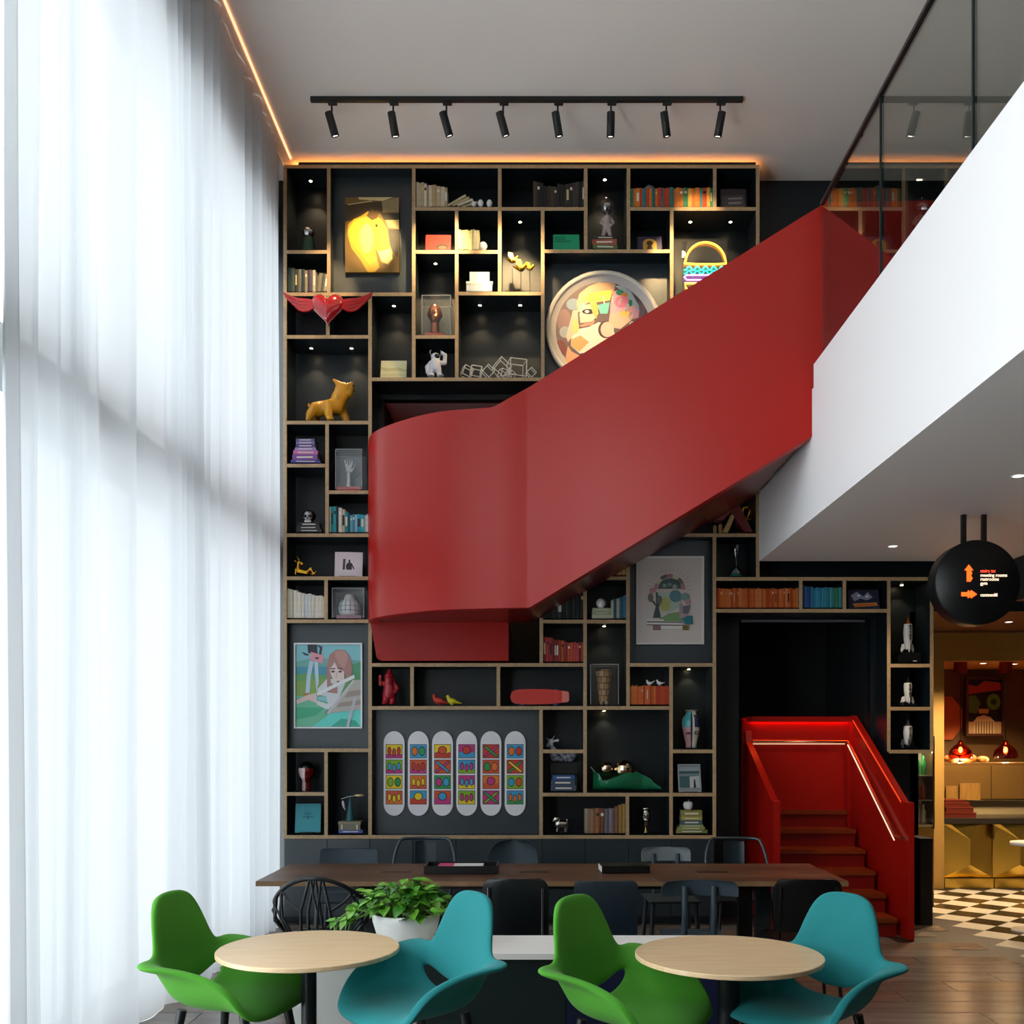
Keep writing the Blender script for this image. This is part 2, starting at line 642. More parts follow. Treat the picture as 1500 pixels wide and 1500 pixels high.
# ================================================================== RED STAIR
def crom(pts, n):
    out = []
    P = [Vector(p) for p in pts]
    P = [P[0] * 2 - P[1]] + P + [P[-1] * 2 - P[-2]]
    for i in range(1, len(P) - 2):
        for k in range(n):
            t = k / n
            a, b, c, d = P[i - 1], P[i], P[i + 1], P[i + 2]
            out.append(0.5 * ((2 * b) + (c - a) * t + (2 * a - 5 * b + 4 * c - d) * t * t + (3 * b - a - 3 * c + d) * t ** 3))
    out.append(P[-2])
    return out

plan = crom([(-1.538, 9.02), (-1.452, 8.70), (-1.235, 8.42), (-0.83, 8.12), (-0.36, 8.0), (-0.04, 7.95)], 10)
d0 = Vector((2.07 + 0.04, 7.28 - 7.95)).normalized()
end = Vector((-0.04, 7.95))
for k in range(1, 13):
    plan.append(end + d0 * (2.32 * k / 12))
lastx = plan[-1]
for k in range(1, 5):
    plan.append(lastx + Vector((0.35 * k, -0.01 * k)))


def ztop(x):
    return H + 2.73 + max(0, min(x, 2.16) + 0.34) * 0.5075


def zbot(x):
    return H + 1.085 + max(0, min(x, 2.5) + 0.04) * 0.562


st = thing('red_staircase', 'glossy red staircase with a curved landing parapet crossing the bookcase', 'staircase', (0, 0, 0))
outer, inner = [], []
for i, p in enumerate(plan):
    a, b = plan[max(0, i - 1)], plan[min(len(plan) - 1, i + 1)]
    t = (b - a).normalized()
    nrm = Vector((-t.y, t.x))                    # towards the stair side
    outer.append(p)
    inner.append(p + nrm * 0.085)
pm = MB()
def strip(A, B, rev=False):
    n = len(A)
    fs = [(i, i + 1, n + i + 1, n + i) for i in range(n - 1)]
    pm.add(A + B, [f[::-1] for f in fs] if rev else fs, 0, True)
ob = [(p.x, p.y, max(zbot(p.x), 4.30 if p.x > 2.2 else 0)) for p in outer]
ot = [(p.x, p.y, ztop(p.x)) for p in outer]
ib = [(p.x, p.y, b[2]) for p, b in zip(inner, ob)]
it = [(p.x, p.y, t[2]) for p, t in zip(inner, ot)]
strip(ob, ot)
strip(it, ib)
strip(ot, it)
strip(ib, ob)
pm.add([ob[0], ot[0], it[0], ib[0]], [(0, 1, 2, 3)])
pm.add([ob[-1], ot[-1], it[-1], ib[-1]], [(3, 2, 1, 0)])
pm.build('parapet', RED, st)
# landing and flight slab
sb = MB()
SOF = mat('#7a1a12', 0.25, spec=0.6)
lan = [p for p in inner if p.x <= 2.085]
lo_ = [(p.x, p.y, zbot(p.x) + 0.004) for p in lan]
bk_ = [(p.x, 9.0, zbot(p.x) + 0.004) for p in lan]
lo2 = [(p[0], p[1], p[2] + 0.22) for p in lo_]
bk2 = [(p[0], p[1], p[2] + 0.22) for p in bk_]
n = len(lan)
sb.add(lo_ + bk_, [(i + 1, i, n + i, n + i + 1) for i in range(n - 1)])
sb.add(lo2 + bk2, [(i, i + 1, n + i + 1, n + i) for i in range(n - 1)])
sb.add(bk_ + bk2, [(i + 1, i, n + i, n + i + 1) for i in range(n - 1)])
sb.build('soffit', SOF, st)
bx = MB()
bx.prism([(U(745, 9), V(968, 9)), (U(745, 9), V(907, 9)), (U(542, 9), V(907, 9)), (U(552, 9), V(964, 9)), (U(558, 9), V(968, 9))], 'xz', 8.99, 10.6)
bx.build('landing_beam', RED, st)
tread_m = mat('#8a1a0c', 0.35)
for k in range(8):                                # upper flight treads
    x = 0.05 + k * 0.27
    MB().box(x, x + 0.29, 8.0 - 0.3 * x, 8.99, zbot(x) + 0.20, zbot(x) + 0.36).build('tread', tread_m, st)

# lower flight: red side panels, lit handrail, treads
XL, XR, YN = 2.10, 3.19, 8.2
treads = MB
for k in range(6):
    y0 = 8.36 + 0.27 * k
    z = 0.165 * (k + 1)
    MB().box(2.17, 3.10, y0 - 0.03, y0 + 0.29 if k < 5 else 9.74, z - 0.04, z).build('tread', mat('#8e3a12', 0.3, noise=0.3, scale=4), st, bev=0.008)
    MB().box(2.17, 3.10, y0, y0 + 0.02, z - 0.165, z - 0.04).build('riser', mat('#861208', 0.35), st)
def side(x0, x1, yz, name):
    MB().prism(yz, 'yz', x0, x1).build(name, RED, st, bev=0.006)
side(XR - 0.05, XR, [(YN, 0.0), (YN, 1.16), (8.32, 1.16), (9.66, 1.93), (9.76, 1.93), (9.76, 0.0)], 'side_panel')
side(XL, XL + 0.06, [(8.58, 0.0), (8.58, 1.15), (8.66, 1.15), (9.68, 1.66), (9.76, 1.90), (9.76, 0.0)], 'side_panel')
MB().box(XL - 0.03, XR, 9.72, 9.80, 0.0, 1.91).build('back_panel', RED, st)
hz = -0.005
MB().tube([(2.16, 9.66, H + hz), (3.09, 9.66, H + hz), (3.09, 9.60, H + hz - 0.01), (3.09, 8.34, 0.87), (3.09, 8.22, 0.86)], 0.014, 10).build('handrail', mat('#d9a27c', 0.2, metal=1.0), st)
LEDR = mat('#ff5a28', emit=14.0)
LEDS = mat('#ff4a20', emit=0.5)
MB().box(2.14, 3.12, 9.70, 9.715, 1.885, 1.90).build('light_strip', LEDR, st)
MB().box(2.10, 3.14, 9.665, 9.72, 1.905, 1.92).box(2.10, 3.14, 9.665, 9.675, 1.865, 1.905).build('lip', RED, st)
m_ = MB()
m_.prism([(8.36, 1.15), (8.36, 1.165), (9.62, 1.885), (9.62, 1.87)], 'yz', XR - 0.056, XR - 0.052)
m_.build('light_strip', LEDS, st)
m_ = MB()
m_.prism([(8.36, 0.86 - .035), (8.36, 0.86 - .027), (9.60, H - .037), (9.60, H - .045)], 'yz', 3.075, 3.085)
m_.build('light_strip', mat('#ffd0b0', emit=0.8), st)
MB().box(2.16, 3.07, 9.655, 9.663, H - 0.035, H - 0.028).build('light_strip', mat('#ffd0b0', emit=0.8), st)
# ================================================================== CANTEEN beyond the bookcase
CY0 = 11.07
KW = mat('#a88648', 0.5, noise=0.12, scale=3)
kw = MB()
xo = U(1383, CY0)
kw.box(3.68, xo, CY0, CY0 + 0.12, 0, 2.92)
kw.box(xo, 7.0, CY0, CY0 + 0.12, V(968, CY0), 2.92)
kw.build('wall_canteen', KW, kind=S_)
MB().box(3.68, 7.0, CY0 - 0.02, CY0, V(929, CY0), V(926, CY0)).build('trim_4', mat('#a08050', 0.4), kind=S_)
MB().box(3.60, 3.68, 9.36, CY0 + 0.12, 0, 2.92).build('wall_canteen_left', mat('#6a5230', 0.6), kind=S_)
YK = 12.6
kb = MB().box(xo - 0.1, 7.0, YK, YK + 0.1, 0, 3.0).build('wall_kitchen', mat('#5a4020', 0.4), kind=S_)
MB().box(xo - 0.1, xo, CY0 + 0.12, YK, 0, 3.0).build('wall_kitchen_left', mat('#5a4020', 0.6), kind=S_)
MB().box(xo - 0.1, 7.0, CY0 + 0.12, YK, 2.60, 2.7).build('ceiling_kitchen', mat('#c09a58', 0.5), kind=S_)
# splashback tiles, orange wall octagons
for k in range(4):
    MB().box(xo + 0.62 * k + 0.006, xo + 0.62 * (k + 1) - 0.006, YK - 0.02, YK, V(1170, YK), V(1118, YK)).build('wall_panel', mat('#8a6a38', 0.3), kb)
for u, v in ((1383, 1052), (1528, 1050)):
    c = (U(u, YK), V(v, YK))
    MB().prism([(c[0] + .24 * math.cos(a), c[1] + .30 * math.sin(a)) for a in [math.pi / 8 + k * math.pi / 4 for k in range(8)]], 'xz', YK - 0.03, YK).build('wall_octagon', mat('#b8581c', 0.5), kb)
# counter run with faceted brass fronts
BRASS = mat('#dcb858', 0.3, metal=1.0)
zc, zt_ = V(1207, CY0), V(1199, CY0)
for k, (u0, u1) in enumerate(((1386, 1457.5), (1459, 1531), (1533, 1605))):
    x0, x1 = U(u0, CY0), U(u1, CY0)
    o = thing('counter_cabinet', ('brass counter cabinet with faceted door beside the canteen wall post', 'second brass counter cabinet with faceted door, at the picture edge', 'third brass counter cabinet further along the counter')[k], 'cabinet', ((x0 + x1) / 2, CY0 + 0.05, 0), group='brass counter cabinets')
    hw, z0, z1 = (x1 - x0) / 2, 0.12, zc - 0.01
    MB().box(-hw, hw, 0.04, 0.6, 0.0, zc).build('body', mat('#6a5022', 0.4), o)
    MB().box(-hw, hw, -0.02, 0.04, 0.0, 0.11).build('plinth', BRASS, o)
    P = [(-hw, 0.03, z0), (hw, 0.03, z0), (hw, 0.03, z1), (-hw, 0.03, z1), (0.0, -0.045, z0 + (z1 - z0) * .25), (0.0, -0.045, z0 + (z1 - z0) * .72), (-hw * .72, -0.0, z1), (hw * .35, -0.02, z1), (-hw, 0.0, z0 + .02)]
    fs = [(0, 1, 4), (1, 2, 5, 4), (2, 7, 5), (7, 6, 5), (6, 3, 5), (3, 0, 4, 5)]
    d = MB().add(P, fs).build('door', BRASS, o)
    MB().box(hw - 0.02, hw - 0.005, -0.03, 0.03, z1 - 0.16, z1).build('handle', mat('#5a4418', 0.3, metal=0.8), d)
ct = MB().box(xo, 6.9, CY0 + 0.02, CY0 + 0.66, zc, zt_).build('stone_counter', mat('#2c2824', 0.25))
tag(ct, 'dark stone counter top above the brass cabinets', 'counter top')
MB().box(xo, 6.9, CY0 + 0.64, CY0 + 0.68, zt_, V(1172, CY0 + .66)).build('trim_5', mat('#a89a78', 0.4), kind=S_)
# stacked dark red boxes on the counter
z = zt_
for k, (u0, u1, t) in enumerate(((1384, 1430, .058), (1386, 1426, .058), (1384, 1421, .052), (1385, 1415, .03))):
    x0, x1 = U(u0, CY0 + .15), U(u1, CY0 + .15)
    o = thing('tray_box', ('lowest and longest dark red box stacked on the canteen counter', 'second dark red box in the stack on the canteen counter', 'third dark red box in the stack on the canteen counter', 'small top box of the dark red stack on the counter')[k], 'box', ((x0 + x1) / 2, CY0 + 0.15, z), group='dark red boxes on the counter')
    MB().box(-(x1 - x0) / 2, (x1 - x0) / 2, 0, 0.3, 0, t * .8).build('body', mat('#5c2014', 0.4), o)
    MB().box(-(x1 - x0) / 2 - .004, (x1 - x0) / 2 + .004, -0.004, 0.304, t * .8, t).build('lid', mat('#742c1c', 0.3), o)
    z += t + .001
# hanging shelf with loaves, cutting boards
sh_z = V(1117, CY0 + .4)
sf = MB().box(xo, 6.8, CY0 + 0.25, CY0 + 0.62, sh_z - 0.03, sh_z).build('kitchen_shelf', mat('#6a4c24', 0.4))
tag(sf, 'long wooden shelf above the canteen counter', 'shelf')
for k, (u, zz, L, r_) in enumerate(((1394, .002, .17, .045), (1419, .002, .2, .048), (1406, .094, .17, .035), (1440, .002, .12, .036))):
    b = blob([('e', (0, 0, r_), (L / 2, .07, r_)), ('e', (L * .2, 0, r_ * .9), (L * .25, .06, r_ * .8))], 26, 0.03).build('bread_loaf', mat('#c89048', 0.6, noise=.4, scale=14), None, (U(u, CY0 + .4), CY0 + .42, sh_z + zz), (0, 0, 0.1 * k))
    tag(b, ('left bread loaf on the canteen shelf', 'right bread loaf on the canteen shelf', 'bread loaf lying on top of the others', 'small bread loaf at the right end of the loaves')[k], 'bread', 'loaves on the canteen shelf')
for k, (u0, u1, v0) in enumerate(((1385, 1402, 1151), (1405, 1435, 1147))):
    x0, x1 = U(u0, YK - .05), U(u1, YK - .05)
    b = MB().box(x0, x1, YK - 0.07, YK - 0.045, V(1172, YK), V(v0, YK)).build('cutting_board', mat('#c8964c', 0.5, noise=.3, scale=5, stretch=(8, 1, 1)), bev=0.006)
    tag(b, ('narrow', 'wide')[k] + ' wooden board propped against the canteen splashback', 'cutting board')
# framed poster with a domed building
o = thing('framed_poster', 'dark framed poster of a domed white building in the canteen', 'poster', (U(1443, YK - .1), YK - 0.08, V(1078, YK)))
kk = (YK - .08) / F
wm, hm = 56 * kk, 86 * kk
for nm, a in (('frame_rail', (-wm / 2, wm / 2, 0, .03)), ('frame_rail', (-wm / 2, wm / 2, hm - .03, hm)), ('frame_stile', (-wm / 2, -wm / 2 + .03, .03, hm - .03)), ('frame_stile', (wm / 2 - .03, wm / 2, .03, hm - .03))):
    MB().box(a[0], a[1], -.03, .02, a[2], a[3]).build(nm, mat('#4a2414', 0.4), o)
POST = [('#10140c', [(0, 0), (1, 0), (1, 1), (0, 1)]), ('#a83018', [(.06, .12), (.3, .16), (.5, .06), (.94, .1), (.94, .22), (.4, .26), (.06, .3)]), ('#4c7a2c', [(.08, .33), (.26, .30), (.4, .44), (.3, .62), (.1, .6)]), ('#5c8a34', el(.74, .42, .18, .14)), ('#1c3410', el(.74, .42, .08, .05)), ('#c8a04c', [(.34, .54), (.62, .54), (.6, .62), (.36, .62)]), ('#d8c08c', [(.24, .74), (.3, .68), (.48, .645), (.66, .68), (.74, .74)]),
        ('#b89868', [(.02, .76), (.98, .76), (.98, .96), (.02, .96)]), ('#cdb07c', [(.22, .74), (.76, .74), (.76, .96), (.22, .96)])] + [('#3a2c14', ln((.28 + .07 * k, .76), (.28 + .07 * k, .96), .02)) for k in range(7)]
art(o, wm, hm, POST)
# pendant lamps of smoked red glass
RG = glass((0.55, 0.10, 0.05), 0.05)
for k, u in enumerate((1407, 1473)):
    Yp = CY0 + 0.35
    x = U(u, Yp)
    o = thing('pendant_lamp', ('left', 'right')[k] + ' red glass pendant lamp over the canteen counter', 'pendant lamp', (x, Yp, V(1111, Yp)), group='red pendant lamps')
    zt2 = 2.60 - V(1111, Yp)
    MB().lathe([(.13, .0), (.135, .03), (.12, .09), (.08, .14), (.035, .17), (.02, .21)], 24).build('shade', RG, o)
    MB().tube([(0, 0, .2), (0, 0, zt2)], .005, 6).build('cord', BLACK, o)
    MB().lathe([(.075, zt2 - .13), (.075, zt2)], 20).build('canopy', mat('#8c2a1c', 0.15, metal=0.5), o)
    MB().ell((0, 0, .10), (.022, .022, .035)).build('bulb', mat('#ffc070', emit=30.0), o)
    l = bpy.data.lights.new('lamp_light', 'POINT')
    l.energy, l.color, l.shadow_soft_size = 14, (1, .62, .28), .03
    lo = bpy.data.objects.new('lamp_light', l)
    COL.objects.link(lo)
    lo.parent = o
    lo.location = (0, 0, -.03)
# recessed ceiling lamps
def can(x, y, z, label, power, col, ang=110, r=.045):
    o = thing('ceiling_downlight', label, 'downlight', (x, y, z), group='recessed ceiling lamps')
    MB().lathe([(r * .75, -.003), (r, -.004), (r, 0)], 20, caps=False).build('bezel', WHITE, o)
    MB().lathe([(.0001, -.0015), (r * .75, -.002)], 20).build('lens', mat('#fff0d8', emit=5.0), o)
    l = spot((0, 0, -.02), (0, 0, -1), power, ang, .6, col, .04)
    l.parent = o
ZS = SLAB0
WARM = (1, .72, .42)
Yd = F * (ZS - H) / (CY - 800)
can(U(1308, Yd), Yd, ZS, 'recessed lamp in the white soffit above the red stair', 40, WARM)
Yd = F * (ZS - H) / (CY - 697)
can(U(1492, Yd), Yd, ZS, 'recessed lamp in the white soffit nearer than the round sign', 36, WARM)
Yd = F * (2.92 - H) / (CY - 911)
can(U(1478, Yd), Yd, 2.92, 'recessed lamp in the brown canteen ceiling', 240, WARM)
can(4.55, 10.2, 2.92, 'recessed lamp in the brown canteen ceiling behind the round sign', 220, WARM)
Yd = F * (2.60 - H) / (CY - 972)
can(U(1440, 11.6), 11.6, 2.60, 'recessed lamp inside the canteen kitchen', 90, WARM)
can(-0.7, 10.3, OA[3], 'unseen lamp added to brighten the stairwell behind the bookcase', 45, WARM)  # added out of view so bounced light lifts the stairwell ceiling
can(5.75, 11.7, 2.60, 'second recessed lamp inside the canteen kitchen', 80, WARM)
# glass-door fridge with bottles, dark bin-like cabinet
o = thing('drinks_fridge', 'narrow lit glass-door drinks fridge beside the canteen post', 'fridge', (U(1354, 9.9), 9.9, 0.0))
hw, z0, z1 = 0.085, V(1208, 9.9), V(1100, 9.9)
FZ = z0
MB().box(-hw - .06, hw, 0.28, 0.30, z0, z1).box(-hw - .06, hw, 0, .3, z0 - .02, z0).box(-hw - .06, hw, 0, .3, z1, z1 + .02).box(-hw - .08, -hw - .06, 0, .3, z0, z1).build('body', mat('#eae6d4', 0.4), o)
MB().box(hw, hw + .02, 0, .3, z0 - .04, z1 + .15).build('door_frame', mat('#5a4420', 0.4), o)
MB().box(-hw - .08, hw + .02, 0.02, 0.3, 0.0, z0 - .02).build('base', mat('#a8843c', 0.5), o)
MB().add([(-hw - .06, -.002, z0), (hw, -.002, z0), (hw, -.002, z1), (-hw - .06, -.002, z1)], [(0, 1, 2, 3)]).build('door_glass', glass((.95, .97, .95), .03), o)
MB().box(-hw - .05, hw, .02, .03, z1 - .02, z1 - .005).build('light_strip', mat('#fff0cc', emit=22.0), o)
for k in range(3):
    zz = z0 + (z1 - z0) * k / 3
    if k:
        MB().box(-hw - .06, hw, .01, .28, zz - .008, zz).build('shelf', GLASSY if False else mat('#d8d8d0', .2), o)
    for j in range(3):
        c = ('#d8d8c8', '#a84818', '#3c9a54')[k]
        b = MB().lathe([(.026, 0), (.028, .005), (.028, .13), (.012, .165), (.011, .2), (.0001, .2)], 12).build('bottle', mat(c, .1, spec=.7), None, (U(1354, 9.9) - .10 + .065 * j, 10.0, zz + .001))
        tag(b, ('clear bottle on the lowest fridge shelf', 'amber bottle on the middle fridge shelf', 'green bottle on the top fridge shelf')[k], 'bottle', ('clear', 'amber', 'green')[k] + ' bottles in the fridge')
o = thing('black_bin', 'tall black box bin beside the red stair panel', 'bin', (U(1356, 8.9), 8.88, 0))
MB().box(-.055, .055, 0, .3, 0, V(1232, 8.9)).build('body', mat('#0c0d0e', .4), o, bev=.004)
MB().box(-.058, .058, -.004, .304, V(1232, 8.9), V(1228, 8.9)).build('lid', mat('#15171a', .3), o)

# round hanging sign
YS = 7.08
sx, sz = U(1433, YS), V(853, YS)
o = thing('hanging_sign', 'round black hanging sign with glowing arrows and directions', 'sign', (sx, YS, sz))
r = 62.5 * YS / F
MB().lathe([(.0001, 0), (r * .985, 0), (r, .012), (r, .15), (.0001, .15)], 56, axis='y').build('disc', mat('#0c1012', .45), o)
ks = YS / F
for u in (1418, 1448):
    MB().box((u - 1433 - 3.2) * ks, (u - 1433 + 3.2) * ks, .06, .09, r * .9, ZS - sz).build('hanger', mat('#191614', .4), o)
ORN = mat('#ff5a1c', emit=1.6)
WHT = mat('#ffe2c0', emit=1.1)
def sp_(pts):
    return [((u - 1433) * ks, (853 - v) * ks) for u, v in pts][::-1]
MB().prism(sp_([(1419, 827), (1425.5, 835.5), (1422, 835.5), (1424, 840), (1422, 843), (1424.5, 847), (1421.5, 852), (1416, 852), (1416, 835.5), (1412.5, 835.5)]), 'xz', -.004, 0).build('up_arrow', ORN, o)
MB().prism(sp_([(1408, 867.5), (1417, 867.5), (1418, 864.5), (1420.5, 867), (1422.5, 864.5), (1431, 870.5), (1422.5, 876.5), (1420.5, 874), (1418, 876.5), (1417, 873.5), (1408, 873.5)]), 'xz', -.004, 0).build('right_arrow', ORN, o)
for t_, v, m_ in (('stairs to:', 838.5, mat('#ff4a34', emit=1.2)), ('meeting rooms', 844.8, WHT), ('restrooms', 850.6, WHT), ('gym', 856.6, WHT), ('canteenM', 873.7, WHT)):
    text(t_, 6.9 * ks, m_, o, ((1436 - 1433) * ks, -.001, (853 - v) * ks), ext=.001, bold=.0003, font_w=.93)

# white table at the picture edge
o = thing('white_cafe_table', 'white cafe table at the right edge on the chequered floor', 'table', (U(1516, 8.6), 8.6, 0))
MB().lathe([(.0001, .76), (.2, .76), (.2, .785), (.0001, .785)], 28).build('table_top', mat('#d8d8d4', .4), o)
MB().lathe([(.03, .02), (.03, .76)], 12).build('post', mat('#b8b8b4', .3), o)
MB().lathe([(.19, 0), (.19, .012), (.03, .02)], 28).build('foot', mat('#a8a49c', .3), o)
# ================================================================== BOOKCASE
q = S9 / F                                          # metres per pixel on the bookcase front
BD = 0.345
bc = thing('bookcase', 'wall-high dark navy bookcase with pale plywood shelf edges', 'bookcase', (0, S9, 0))
HB = [(244, 418, 1110), (306, 606, 858), (306, 921, 1110), (369, 418, 481), (369, 606, 732), (368, 795, 984), (431, 418, 606), (430, 669, 795),
      (493.5, 418, 542), (493.5, 606, 669), (555.6, 542, 795), (619, 418, 541), (682, 418, 479), (721, 480, 541), (784, 417, 541), (847, 417, 541),
      (910, 417, 541), (1099, 416, 540), (1163, 416, 477), (974, 541, 857), (1037, 540, 983), (1226, 416, 1047), (910.5, 793, 920), (847, 870, 920),
      (974, 920, 1046), (784, 960, 1110), (848, 1047, 1366), (894.7, 1047, 1302), (975, 1302, 1365), (1038, 1302, 1365), (1101, 1302, 1365),
      (1100.6, 793, 857), (1100.6, 983, 1046), (1164, 793, 1047)]
VB = [(417.5, 244, 1226), (481.5, 244, 431), (606, 244, 555.6), (732, 244, 431), (669, 306, 555.6), (542, 431, 1226), (795, 306, 555.6), (858, 244, 368),
      (920.6, 244, 368), (984, 306, 440), (1047, 244, 306), (1110, 244, 848), (480, 431, 493.5), (479, 619, 784), (477.5, 847, 910), (477.5, 1099, 1226),
      (603.5, 974, 1037), (730, 974, 1037), (793, 905, 974), (792.5, 1037, 1226), (857, 850, 1164), (920, 790, 1037), (919, 1164, 1226), (983, 974, 1226),
      (1046.5, 784, 1226), (1173, 848, 894.7), (1237, 848, 894.7), (1302, 848, 1101), (1365, 848, 1101)]
th = 0.0165
for v, u0, u1 in HB:
    d = 0.10 if (v == 1100.6 and u0 == 793) else BD
    MB().box(U(u0, S9) - (th if v == 244 else 0), U(u1, S9) + (th if v == 244 else 0), 0, d, V(v, S9) - th, V(v, S9) + th, 0, front=1).build('shelf_board', [NAVY, PLY], bc)
for u, v0, v1 in VB:
    MB().box(U(u, S9) - th, U(u, S9) + th, 0.002, BD, V(v1, S9) - (0.0 if v1 < 1226 else th), V(v0, S9), 0, front=1).build('divider', [NAVY, PLY], bc)
PANEL = mat('#182932', 0.40, spec=1.0)
for u0, u1, v0, v1, y in ((481.5, 606, 244, 431, 0.14), (417.5, 541, 910, 1099, 0.10), (541, 792.5, 1037, 1226, 0.14), (795, 984, 368, 560, 0.20), (920, 1046.5, 784, 974, 0.14)):
    MB().box(U(u0, S9), U(u1, S9), y, y + 0.02, V(v1, S9), V(v0, S9)).build('back_panel', PANEL, bc)
MB().box(U(437, S9), U(1107, S9), 0.0, 0.05, V(241.5, S9), V(237.5, S9)).build('top_rail', mat('#14100c', 0.6), bc)
lt = MB().box(U(426, S9), U(1109, S9), S9 + 0.10, S9 + 0.13, V(241, S9), V(240, S9)).build('cove_light', mat('#ffa04c', emit=13.0))
tag(lt, 'warm light strip along the top of the bookcase below the ceiling', 'light strip')
MB().box(U(426, S9), U(1109, S9), 0.09, 0.14, V(241.6, S9), V(241, S9)).build('light_channel', BLACK, bc)
# base cabinets, one door each
for k in range(10):
    u0, u1 = 416 + 63.05 * k, 416 + 63.05 * (k + 1)
    c = thing('base_cabinet', ('leftmost' if k == 0 else 'rightmost' if k == 9 else '%s from the curtain' % ('', 'second', 'third', 'fourth', 'fifth', 'sixth', 'seventh', 'eighth', 'ninth')[k]) +
              ' plain dark cabinet under the bookcase', 'cabinet', (U((u0 + u1) / 2, S9), S9, 0), group='base cabinets under the bookcase')
    hw = (U(u1, S9) - U(u0, S9)) / 2
    MB().box(-hw, hw, 0.02, BD, 0.0, V(1226, S9) - th).build('body', NAVY, c)
    MB().box(-hw + 0.003, hw - 0.003, 0.0, 0.019, 0.06, V(1226, S9) - th - 0.004).build('door', PANEL, c)
    MB().box(-hw, hw, 0.04, 0.05, 0.0, 0.06).build('plinth', BLACK, c)

# ---- downlights let into the shelf undersides
LAMP = mat('#ffe2b0', emit=28.0)
def downlight(u, v, vb, power, label, ang=95):
    z = V(vb, S9) - th
    Y = F * (z - H) / (CY - v)
    Y = max(S9 + 0.05, min(S9 + 0.3, Y))
    o = thing('shelf_downlight', label, 'downlight', (U(u, Y), Y, z), group='downlights in the bookcase')
    MB().lathe([(0.015, -0.003), (0.021, -0.003), (0.021, 0.0)], 14).build('bezel', CHROME, o)
    MB().lathe([(0.0001, -0.0045), (0.013, -0.0045), (0.015, -0.002)], 14).build('lens', LAMP, o)
    l = spot((0, 0, -0.008), (0, 0, -1), power, ang, 0.5, (1, 0.74, 0.42), 0.012)
    l.parent = o
DL = [(455, 265, 244, 5, 'shelf downlight above the green glass dome'), (638, 386, 369, 6, 'shelf downlight above the copper head case'),
      (762, 325, 306, 7, 'shelf downlight above the gold ornaments'), (577, 448, 431, 5, 'shelf downlight above the cream display book'),
      (703, 447, 430, 5, 'left shelf downlight above the wire cubes'), (762, 447, 430, 5, 'right shelf downlight above the wire cubes'),
      (886, 263, 244, 5, 'shelf downlight above the glass-helmeted figure'), (1011, 325, 306, 5, 'left shelf downlight above the neon burger'),
      (1070, 325, 306, 5, 'right shelf downlight above the neon burger'), (456, 510, 493.5, 6, 'left shelf downlight above the yellow bulldog'),
      (515, 510, 493.5, 6, 'right shelf downlight above the yellow bulldog'), (885, 917, 910.5, 3, 'shelf downlight above the cased patchwork vase'),
      (885, 1041, 1037, 3, 'shelf downlight above the green glass dish'), (1009, 980, 974, 3, 'shelf downlight above the painted vase'), (1321, 857, 848, 3, 'shelf downlight above the topmost rocket')]
for d in DL:
    downlight(*d)

# ---- track and eight spotlights
TY = 8.15
tr = MB().box(U(455, TY), U(1088, TY), TY - 0.018, TY + 0.018, CEIL - 0.035, CEIL).build('light_track', BLACKM)
tag(tr, 'long black ceiling track carrying eight spotlights', 'light track')
AIM = [(484, 7, (470, 440), 70, 34), (574, 4, (545, 350), 150, 32), (652, 8, (640, 380), 150, 40), (735, 8, (752, 400), 150, 40), (815, 5, (868, 470), 170, 34),
       (893, 0, (690, 420), 130, 44), (974, 5, (996, 400), 120, 36), (1053, -4, (1020, 330), 40, 36)]
NTH = ['first', 'second', 'third', 'fourth', 'fifth', 'sixth', 'seventh', 'eighth']
for k, (u, dx, tg, pw, an) in enumerate(AIM):
    x = U(u + 2, TY)
    s = thing('spotlight', NTH[k] + ' black cylinder spotlight from the curtain on the ceiling track', 'spotlight', (x, TY, CEIL - 0.035), group='track spotlights')
    MB().box(-0.03, 0.045, -0.014, 0.014, -0.028, 0.0).build('adapter', BLACKM, s, bev=0.004)
    MB().tube([(0, 0, -0.02), (0, 0, -0.10)], 0.008, 8).build('stem', BLACKM, s)
    M = Matrix.Translation((dx * -0.004, 0, -0.085)) @ Euler((0.30, -math.radians(dx * 2.2), 0)).to_matrix().to_4x4()
    hd = MB().lathe([(0.0001, 0.0), (0.030, 0.0), (0.033, -0.004), (0.033, -0.185), (0.028, -0.188), (0.026, -0.170)], 18).xf(M).build('housing', BLACKM, s)
    MB().lathe([(0.0001, -0.176), (0.026, -0.178)], 16).xf(M).build('lens', mat('#fff0d4', emit=7.0), s)
    l0 = M @ Vector((0, 0, -0.2))
    wl = Vector((x, TY, CEIL - 0.035)) + l0
    spot(wl, (U(tg[0], 9.1), 9.1, V(tg[1], 9.1)), pw, an, 0.7, (1, 0.70, 0.34), 0.03)

# ================================================================== BOOKS
PAPER = mat('#d8cfbb', 0.8, noise=0.15, scale=60, stretch=(1, 1, 1))


